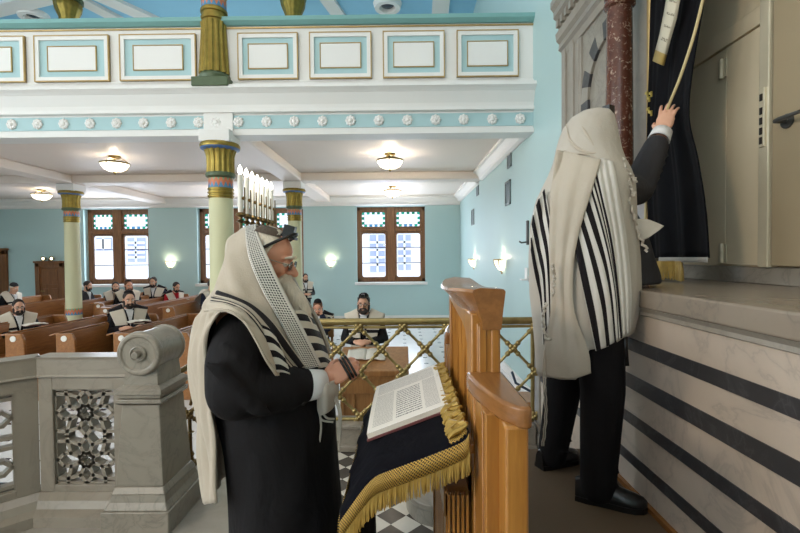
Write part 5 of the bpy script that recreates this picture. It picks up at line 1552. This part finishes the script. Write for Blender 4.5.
def atarah():
    m, nt, b = new_mat('silver collar band')
    uv = N(nt, 'ShaderNodeSeparateXYZ'); nt.links.new(coords(nt, 'UV'), uv.inputs[0]); u, v = uv.outputs[0], uv.outputs[1]
    fu = M_(nt, 'FRACT', M_(nt, 'MULTIPLY', u, 150.0)); fv = M_(nt, 'FRACT', M_(nt, 'MULTIPLY', v, 8.0))
    on = M_(nt, 'MULTIPLY', M_(nt, 'MULTIPLY', M_(nt, 'GREATER_THAN', fu, .38), M_(nt, 'GREATER_THAN', fv, .40)), M_(nt, 'MULTIPLY', M_(nt, 'GREATER_THAN', v, .16), M_(nt, 'LESS_THAN', v, .96)))
    c = MIX(nt, on, rgb(212, 210, 204), rgb(34, 34, 38))
    nt.links.new(c, b.inputs['Base Color']); b.inputs['Roughness'].default_value = .45; b.inputs['Metallic'].default_value = .15
    bump(nt, b, on, .3, .003)
    return m
bandU = []
for t in (0, .33, .66, 1):
    bandU.append([tuple(a+(c-a)*t for a, c in zip(p, q)) for p, q in zip(U[0], U[1])])
bandU = [[(p[0]+(.6 if i == 0 else 0), p[1]-1.2*(k == 6), p[2]-.012*min(1, 2*(6-k))) for k, p in enumerate(r)] for i, r in enumerate(bandU)]
rp('collar_band', MB().grid(surf(mirror_rows(bandU, P1, YR0), 97, 9)), atarah(), shawl, solid=.004, angle=180)
# second layer thrown over the near shoulder, dark bands running along it
F1 = [
 [(219,291,-.14),(236,297,-.22),(254,306,-.24),(272,322,-.215),(288,343,-.205),(305,366,-.175)],
 [(214,297,-.17),(232,302,-.27),(250,312,-.29),(266,331,-.27),(280,352,-.235),(296,371,-.20)],
 [(209,304,-.20),(227,306,-.315),(246,317,-.33),(261,336,-.32),(272,357,-.295),(285,374,-.23)],
 [(205,312,-.21),(222,311,-.335),(240,318,-.365),(255,340,-.36),(266,360,-.33),(277,376,-.29)],
]
BANDS = stripes('banded shoulder fold', [(.03,.17),(.30,.34),(.38,.42),(.46,.50),(.56,.60)], rgb(196, 187, 172), DARKC, 1)
gg = surf([[P1(*p) for p in r] for r in F1], 50, 24)
for i, r in enumerate(gg):
    for j, p in enumerate(r): r[j] = p+V3((0,-.006-.005*math.sin(i*.9+j*.12),.004*math.sin(i*.9)))
rp('shoulder_fold', MB().grid(gg), BANDS, shawl, solid=.006, angle=180)
# zigzag striped corner at the chest
F2 = [[(262,325,-.29),(268,328,-.285),(274,334,-.28)],[(266,340,-.30),(273,342,-.295),(281,349,-.285)],[(270,355,-.30),(278,356,-.295),(287,363,-.28)],[(275,372,-.285),(283,372,-.28),(290,374,-.27)]]
rp('striped_corner', MB().grid(surf([[P1(*p) for p in r] for r in F2], 20, 30)), stripes('corner bands', [(.0,.08),(.22,.38),(.55,.70),(.84,.95)], rgb(214, 208, 196), DARKC, 1), shawl, solid=.006, angle=180)
# far front edge with cross bands
F3 = [[(294,310,-.10),(303,311,-.05),(311,316,.03)],[(299,326,-.115),(310,327,-.06),(318,330,.03)],[(307,344,-.12),(317,344,-.06),(325,347,.02)],[(315,360,-.11),(324,359,-.06),(330,363,.0)],[(321,372,-.10),(327,371,-.06),(331,374,-.02)]]
rp('banded_front', MB().grid(surf([[P1(*p) for p in r] for r in F3], 24, 40)), stripes('front bands', [(.06,.17),(.28,.39),(.49,.61),(.72,.82),(.92,1)], rgb(214, 208, 194), DARKC, 1), shawl, solid=.006, angle=180)
# gathered end under the hands and its knotted tassels
F4 = [[(317,386,-.15),(323,384,-.17),(330,382,-.15),(337,378,-.11)],[(318,396,-.15),(325,395,-.18),(332,393,-.15),(338,390,-.11)],[(318,408,-.14),(325,405,-.17),(331,402,-.15),(336,400,-.11)],[(320,416,-.14),(326,413,-.16),(331,409,-.14),(334,405,-.11)]]
rp('gathered_end', MB().grid(surf([[P1(*p) for p in r] for r in F4], 30, 20)), CREAM_W, shawl, solid=.008, angle=180)
for (a, b2, c) in (((319,412),(322,420),(333,422)),((322,412),(327,418),(334,419)),((333,396),(339,412),(338,440)),((336,396),(341,415),(339,450)),((320,414),(321,430),(318,450))):
    rp('tassel_string', MB().tube(crom([P1(*a, -.13), P1(*b2, -.14), P1(*c, -.12)], 10), .004, 6), CREAM_W, shawl)
# ---- the man at the ark
PF = .43
YM = 2.12
def P2(px, py, Y): return at(px, py, Y)
ORG2 = V3((.84, YM, PF))
hc = P2(592, 141, 2.15); HM = TR(hc, .05, .55)
b_ = MB(); merge(b_, head_mb(HM))
b_.chain([(.85,YM,1.93), hc+V3((-.02,0,-.05))], [.068,.06], 12)
b_.ell((.86,YM,1.75), (.12,.17,.24), 18, 12); b_.ell((.86,YM,1.47), (.13,.17,.18), 18, 12)
b_.caps((.87,YM-.07,1.89), (.86,YM+.15,1.89), .055, .055)
shN, elN, wrN = V3((.94,2.07,1.86)), P2(637, 190, 2.24), P2(660.5, 136, 2.36)
shF, elF, wrF = V3((.88,2.28,1.895)), V3((.98,2.40,1.62)), V3((1.10,2.36,1.50))
b_.chain([shN, elN, wrN], [.055,.045,.03], 12); b_.chain([shF, elF, wrF], [.055,.045,.03], 12)
hw = wrN+(wrN-elN).normalized()*.03
merge(b_, hand_mb(hw, (.30,.12,.92), (.62,.72,-.2), 1, .22, 1.1, .16, .8))
merge(b_, hand_mb(wrF+V3((.03,-.02,-.01)), (.8,-.35,-.45), (.2,-.1,-.9), -1, .3))
legs = [((.865,2.03,1.38),(.875,1.99,.95),(.868,2.02,.52)), ((.835,2.24,1.38),(.825,2.30,.95),(.775,2.36,.52))]
for l in legs: b_.chain(l, [.10,.07,.045], 12)
b_.chain([(.868,2.02,.52),(.96,1.985,.47)], [.042,.03], 10); b_.chain([(.775,2.36,.52),(.87,2.42,.47)], [.042,.03], 10)
man = rehome(voxel('person', b_, SKIN, .0048, it=3), ORG2)
tag(man, 'standing man in striped white shawl over his head, reaching for the ark curtain', 'person')
def mp(name, m, mat, par_=None, **kw): return obj(name, m, mat, par_ or man, world=True, **kw)
def mv(name, m, mat, size, par_=None, **kw): return voxel(name, m, mat, size, par_ or man, world=True, **kw)
# jacket
m = MB()
rg = [((1.0,2.20,1.405),.245,.155),((.985,2.19,1.50),.225,.155),((.945,2.17,1.68),.19,.165),((.885,2.15,1.82),.15,.165),((.865,2.14,1.88),.12,.15),((.86,2.13,1.93),.075,.085)]
loft(m, lerp_rings(rg, 30), 48, .014, 1)
m.chain([shN, shN*.5+elN*.5+V3((0,0,-.015)), elN, elN*.5+wrN*.5, wrN-(wrN-elN).normalized()*.075], [.075,.078,.076,.068,.060], 16)
m.chain([shF, elF, wrF-(wrF-elF).normalized()*.03], [.085,.075,.056], 14)
for k in range(5):
    c = elN*(.8-.13*k)+wrN*(.2+.13*k)+V3((.01,-.055,-.02)); m.tube([c+V3((-.045,.0,.03)), c, c+V3((.045,.012,-.025))], [.004,.014,.004], 8)
mv('jacket', m, COAT_G, .0075, it=12)
d = (wrN-elN).normalized()
mp('shirt_cuff', MB().tube([wrN-d*.03, wrN+d*.03], [.051,.045], 18, False), SHIRT, solid=.006)
# trousers, shoes
m = MB()
m.chain(legs[0][:2]+((.868,2.02,.50),), [.115,.094,.076], 18); m.chain(legs[1][:2]+((.775,2.36,.50),), [.115,.092,.074], 18)
m.ell((.85,2.13,1.42), (.145,.20,.16), 18, 12)
for l, q in zip(legs, (0, 1)):
    for k in range(5):
        c = V3(l[1])*(.25)+V3(l[2])*.75+V3((.01,-.07,-.08+.06*k)); m.tube([c+V3((-.06,.02,.02)), c, c+V3((.06,.02,-.015))], [.004,.012,.004], 8)
m.v = [V3((min(p.x,1.03),p.y,p.z)) for p in m.v]
mv('trousers', m, TROUS, .0075, it=4)
def shoe(heel, toe, nm):
    heel, toe = V3(heel), V3(toe); d = (toe-heel); L = d.length; d.normalize(); s = V3((-d.y, d.x, 0))
    m = MB(); n = 20; prof = [(-.02,.030,.075),(.03,.038,.10),(.08,.038,.105),(.13,.040,.085),(.18,.047,.062),(.23,.045,.050),(.265,.03,.04),(.28,.008,.025)]
    rows = []
    for x, w_, h in prof:
        c = heel+d*x*L/.26; rows.append([c+s*w_*math.cos(a)+V3((0,0,.022+max(0,h*math.sin(a)) if math.sin(a) > 0 else .022+.01*math.sin(a))) for a in [2*PI*k/n for k in range(n)]])
    m.grid(rows, closed=True); m.uv = {}; m.add(rows[0], [tuple(range(n))]); m.add(rows[-1], [tuple(range(n))])
    sh = mp('shoe', m, LEATHER)
    pl = [heel+d*x*L/.26+s*(w_+.006)*sg for sg, seq in ((1, prof), (-1, prof[::-1])) for x, w_, h in seq]
    q = MB(); k = len(pl)
    q.add([V3((p.x,p.y,PF+.001)) for p in pl]+[V3((p.x,p.y,PF+.024)) for p in pl], [tuple(range(k)), tuple(range(2*k-1,k-1,-1))]+[(i,(i+1)%k,k+(i+1)%k,k+i) for i in range(k)])
    mp('sole', q, LEATHER, sh, smooth=False)
shoe((.80,2.05,PF), (1.03,1.945,PF), 'r'); shoe((.715,2.345,PF), (.925,2.435,PF), 'l')
# face details (towards the ark)
def hp2(m): return m.xf(HM)
for sy in (-1, 1):
    e = mp('eye', hp2(MB().ell((.0795, sy*.031, -.002), (.0125,)*3, 12, 8)), EYEW); mp('iris', hp2(MB().ell((.0895, sy*.031, -.004), (.0055,)*3, 10, 8)), EYED, e)
m = MB().ell((-.018,0,.03), (.10,.081,.094), 22, 14)
for i, p in enumerate(m.v):
    if p.x > .04: m.v[i] = V3((.04+(p.x-.04)*.2, p.y*.96, max(p.z, .055)))
    if p.z < -.03: m.v[i] = V3((min(p.x, -.03), p.y*.9, p.z))
mp('hair', hp2(m), HAIR_D)
m = MB(); m.ell((.045,0,-.098), (.05,.055,.045), 16, 10); m.chain([(.1,0,-.052),(.09,-.03,-.06),(.07,-.045,-.09)], [.01,.013,.02], 8); m.chain([(.1,0,-.052),(.09,.03,-.06),(.07,.045,-.09)], [.01,.013,.02], 8)
hp2(m); mv('beard', m, HAIR_D, .006, it=2)
p = P2(608.5, 110.5, 2.20); R = Matrix.Rotation(.55, 3, 'Z')
mp('phylactery_box', MB().obox(p, R @ V3((.021,0,0)), R @ V3((0,.02,0)), (0,0,.022)), LEATHER, bevel=.002)

# shawl: closed drape over head and back
SIL = [(109.5,592,602,.02),(112,582,609,.05),(118,572,612.5,.085),(128,564.5,614.5,.105),(140,560,616,.13),(152,557.5,617.5,.15),(163,555,621,.17),(173,551,626,.19),(185,545,629.5,.205),(200,538,630.5,.21),(225,532,632,.205),(260,530.5,635,.21),(295,531.5,636,.215),(325,535,632,.215),(350,538,628,.215)]
def sil(py):
    for (a, b2) in zip(SIL, SIL[1:]):
        if a[0] <= py <= b2[0]:
            t = (py-a[0])/(b2[0]-a[0]); return tuple(x+(y-x)*t for x, y in zip(a, b2))
    return SIL[0] if py < SIL[0][0] else SIL[-1]
nA, rows = 96, []
pys = [109.5,110.5,112,115]+[118+k*(350-118)/46 for k in range(47)]
def hemdrop(px):   # how far the hem of the drape reaches, in image terms of its own plane
    pts = [(530,366),(540,376),(560,379),(576,380),(582,374),(588,350),(612,346),(622,338),(640,330)]
    if px <= pts[0][0]: return pts[0][1]
    for a, b2 in zip(pts, pts[1:]):
        if px <= b2[0]: return a[1]+(b2[1]-a[1])*(px-a[0])/(b2[0]-a[0])
    return pts[-1][1]
for i, py in enumerate(pys):
    _, l, r, ry = sil(py)
    L, R_ = P2(l, py, YM), P2(r, py, YM); c = (L+R_)/2; rx = (R_-L).length/2
    row = []
    for k in range(nA):
        a = 2*PI*k/nA
        t = min(1, max(0, (py-165)/60))
        q = 1+t*.018*math.sin(9*a+.012*py+1)+t*.012*math.sin(17*a-.02*py)+(1-t)*.022*math.sin(4*a+.09*py)*min(1,(py-109)/15)
        x = c.x+rx*math.cos(a)*(q if abs(math.cos(a)) < .8 else 1); y = YM+(-1 if True else 1)*ry*math.sin(a)*q
        z = c.z
        if py > 300:    # let the hem fall to different heights round the body
            f = (py-300)/50; pxh = l+(r-l)*(.5+.5*math.cos(a)); Yf = YM-ry*max(math.sin(a), -.2); pxh = 404+(pxh-404)*YM/Yf; zt_ = P2(pxh, hemdrop(pxh) if math.sin(a) > -.1 else 345, Yf).z; z0_ = P2(580, 300, YM).z
            z = z0_+(zt_-z0_)*f
        row.append(V3((x, y, z)))
    rows.append(row)
m = MB().grid(rows, closed=True); m.uv = {}; m.add(rows[0], [tuple(range(nA))])
shw = mp('prayer_shawl', m, CREAM_W, solid=.006, angle=180)
def backY(px, py, out=.012):
    Y = YM-.15
    for _i in range(10):
        p = P2(px, py, Y); pe = min(350, 256+(py-256)*Y/YM)
        _, l, r, ry = sil(pe); L, R_ = P2(l, pe, YM), P2(r, pe, YM); c, h = (L.x+R_.x)/2, (R_.x-L.x)/2
        t = max(-.93, min(.93, (p.x-c)/h)); Y = .5*Y+.5*(YM-ry*math.sqrt(1-t*t))
    return Y-out
def overlay(lines, nu, nv, out=.012, wv=.004, fr_=1.0):
    g_ = surf([[V3((p[0], p[1], 0)) for p in r] for r in lines], nu, nv)
    res = []
    for i, r in enumerate(g_):
        res.append([P2(p.x, p.y, backY(p.x, min(p.y, 350), out)-wv*math.sin(fr_*(i*.7+j*.06))) for j, p in enumerate(r)])
    return res
K = [[(573,236),(579,268),(585,298),(590,322),(596,351)],[(579,219),(588,250),(596,283),(602,312),(606,347)],[(584,204),(594,235),(604,268),(610,300),(614,342)],[(592,182),(601,215),(610,255),(616,295),(619,339)],[(598,161),(605,195),(613,235),(619,285),(623,337)],[(605,159),(612,195),(619,235),(625,285),(627,334)],[(613,162),(619,193),(626,235),(631,285),(631,330)]]
PB = stripes('diagonal bands', [(.0,.085),(.165,.245),(.33,.405),(.455,.48),(.505,.53),(.56,.61)], rgb(214, 211, 204), DARKC, 1)
mp('banded_panel', MB().grid(overlay(K, 50, 60, .016)), PB, shw, solid=.006, angle=180)
K2 = [[(531,250),(535,275),(540,300),(542,325),(543,345)],[(532,222),(537,246),(543,272),(545,300),(546,330)],[(537,203),(542,228),(547,254),(549,285),(550,320)],[(545,188),(549,212),(552,236),(553,265),(553,300)]]
mp('banded_shoulder', MB().grid(overlay(K2, 40, 30, .012)), stripes('shoulder bands', [(.0,.14),(.30,.44),(.62,.76),(.9,.98)], rgb(214, 211, 204), DARKC, 1), shw, solid=.006, angle=180)
K3 = [[(556,150),(552,185),(550,225),(550,265),(551,310),(544,352),(542,374)],[(567,152),(562,190),(559,230),(558,270),(559,310),(557,352),(556,378)],[(582,156),(575,195),(569,232),(565,270),(566,310),(571,352),(572,379)],[(601,160),(590,196),(579,232),(573,268),(574,310),(588,350),(591,373)]]
mp('hanging_fold', MB().grid(overlay(K3, 70, 40, .022, .0035, .55)), CREAM_T, shw, solid=.008, angle=180)
# folds of the hood
for k, pts in enumerate(([(566,124),(570,140),(580,150),(592,153),(606,152)],[(577,118),(584,130),(590,140),(596,150)],[(563,150),(572,154),(585,154),(600,159)])):
    L = [P2(a, b2, backY(a, b2, .002)) for a, b2 in pts]
    mp('hood_fold', MB().tube(crom(L, 24), [.0015+.0055*math.sin(PI*i/23) for i in range(24)], 10), CREAM_T, shw)
# loose corner flap
fl = [[P2(634,219,2.0), P2(645,219,2.0), P2(655,222,1.99), P2(664,226,1.98)],[P2(633,228,2.0), P2(643,229,1.99), P2(652,231,1.99), P2(658,231,1.985)],[P2(636,238,2.0), P2(641,240,2.0), P2(646,239,1.995), P2(649,237,1.99)]]
mp('shawl_corner', MB().grid(surf(fl, 14, 10)), CREAM_W, shw, solid=.004, angle=180)
m = MB()
def string(pts, r=.003, tw=.0015):
    L = crom([P2(*p) for p in pts], 24)
    mp('tassel_string', MB().tube([p+V3((tw*math.sin(i*1.9), tw*math.cos(i*1.7), 0)) for i, p in enumerate(L)], r, 6), CREAM_W, shw)
for o_ in (0, 1.8): 
    string([(612-o_,330,1.95),(613-o_,350,1.94),(611-o_,385,1.94),(609-o_,420,1.95),(607-o_,458,1.96)])
    string([(543+o_,372,1.98),(544+o_,390,1.98),(545+o_,415,1.99),(542+o_,446,2.0)])
string([(620,332,1.93),(621,345,1.93),(619,352,1.93)], .004)
for pts in ([(623,158,1.96),(626,168,1.95),(633,177,1.95),(636,183,1.95)],[(624,163,1.95),(627,180,1.95),(623,192,1.95),(629,203,1.95)],[(626,172,1.95),(632,188,1.94),(634,197,1.94)],[(628,196,1.95),(634,215,1.96),(640,237,1.98),(648,252,1.98)],[(552,264,1.9),(554,275,1.9),(553,296,1.9)],[(546,303,1.9),(543,318,1.9),(546,338,1.9),(551,339,1.9)]):
    string(pts, .0058, .006)
# hanging black strap
m = MB(); m.grid([[P2(624,330,1.94), P2(627,330,1.94)],[P2(624,350,1.94), P2(628,350,1.94)],[P2(625,366,1.94), P2(629,366,1.94)]]); m.uv = {}
mp('leather_strap', m, LEATHER, shw, solid=.003)
# ------------------------------------------------------------------ light
w = bpy.data.worlds.new('World'); S.world = w; w.use_nodes = True
nt = w.node_tree; bg = nt.nodes['Background']
sky = N(nt, 'ShaderNodeTexSky', sky_type='HOSEK_WILKIE'); sky.turbidity = 6; sky.sun_direction = (.3, -.5, .8)
nt.links.new(MIX(nt, .85, sky.outputs[0], (.86, .92, 1.0)), bg.inputs[0]); bg.inputs[1].default_value = 2.6
def area(name, loc, rot, sx, sy, e, col=(.88,.94,1)):
    l = bpy.data.lights.new(name, 'AREA'); l.shape = 'RECTANGLE'; l.size = sx; l.size_y = sy; l.energy = e; l.color = col
    o = bpy.data.objects.new(name, l); C.objects.link(o); o.location = loc; o.rotation_euler = rot; return o
# unseen glowing windows added on the nave's back and left walls for light
FILLPANE = glow('added glowing pane', (.9, .95, 1), 2.5)
k = 4
def added_nave_window(c, ax, e):
    global k
    r = bpy.data.objects.new('window_%d' % k, None); C.objects.link(r); r.location = c; r['kind'] = 'structure'; k += 1
    x, y, z = c; W, H = .85, 2.2
    if ax == 'Y':
        obj('window_frame', MB().box(x-W-.1,x+W+.1,y,y+.08,z-H-.1,z+H+.1), WOOD_WIN, r, world=True, smooth=False)
        obj('pane', MB().box(x-W,x+W,y+.08,y+.09,z-H,z+H), FILLPANE, r, world=True, smooth=False)
        area('daylight_fill', (x, y+.15, z), (PI/2, 0, 0), 2*W, 2*H, e).rotation_euler = Euler((-PI/2, 0, 0)) if False else Euler((PI/2, 0, PI))
    else:
        obj('window_frame', MB().box(x,x+.08,y-W-.1,y+W+.1,z-H-.1,z+H+.1), WOOD_WIN, r, world=True, smooth=False)
        obj('pane', MB().box(x+.08,x+.09,y-W,y+W,z-H,z+H), FILLPANE, r, world=True, smooth=False)
        area('daylight_fill', (x+.15, y, z), (PI/2, 0, -PI/2), 2*W, 2*H, e)
for x in (-10, -6.5, -3): added_nave_window((x, -9, 5.6), 'Y', 35)
for y in (-6, -2, 2): added_nave_window((-14, y, 4.6), 'X', 260)
# daylight at the three hall windows
for (a, b_, c, d) in holes:
    area('daylight_fill', ((a+b_)/2, YF+.1, (c+d)/2), (-PI/2, 0, 0), b_-a-.2, d-c-.2, 88, (.80,.88,1))
# added fills without fittings: warm toward the ark, overhead toward the balcony
point('warm_fill', (-4.0, -1.8, 3.3), 330, (1,.80,.58), .3)
area('overhead_fill', (-.6, 2.6, 9.4), (-.5, 0, 0), 4, 2.5, 95, (.93,.96,1)).rotation_euler = Euler((.75, 0, 0))
# added fill light over the upper floor
area('daylight_fill', (-5, 12.5, 7.3), (0, 0, 0), 8, 1.5, 220)
S.view_settings.view_transform = 'Standard'; S.view_settings.look = 'None'; S.view_settings.gamma = 1
S.view_settings.use_curve_mapping = False
S.view_settings.exposure = 0.0
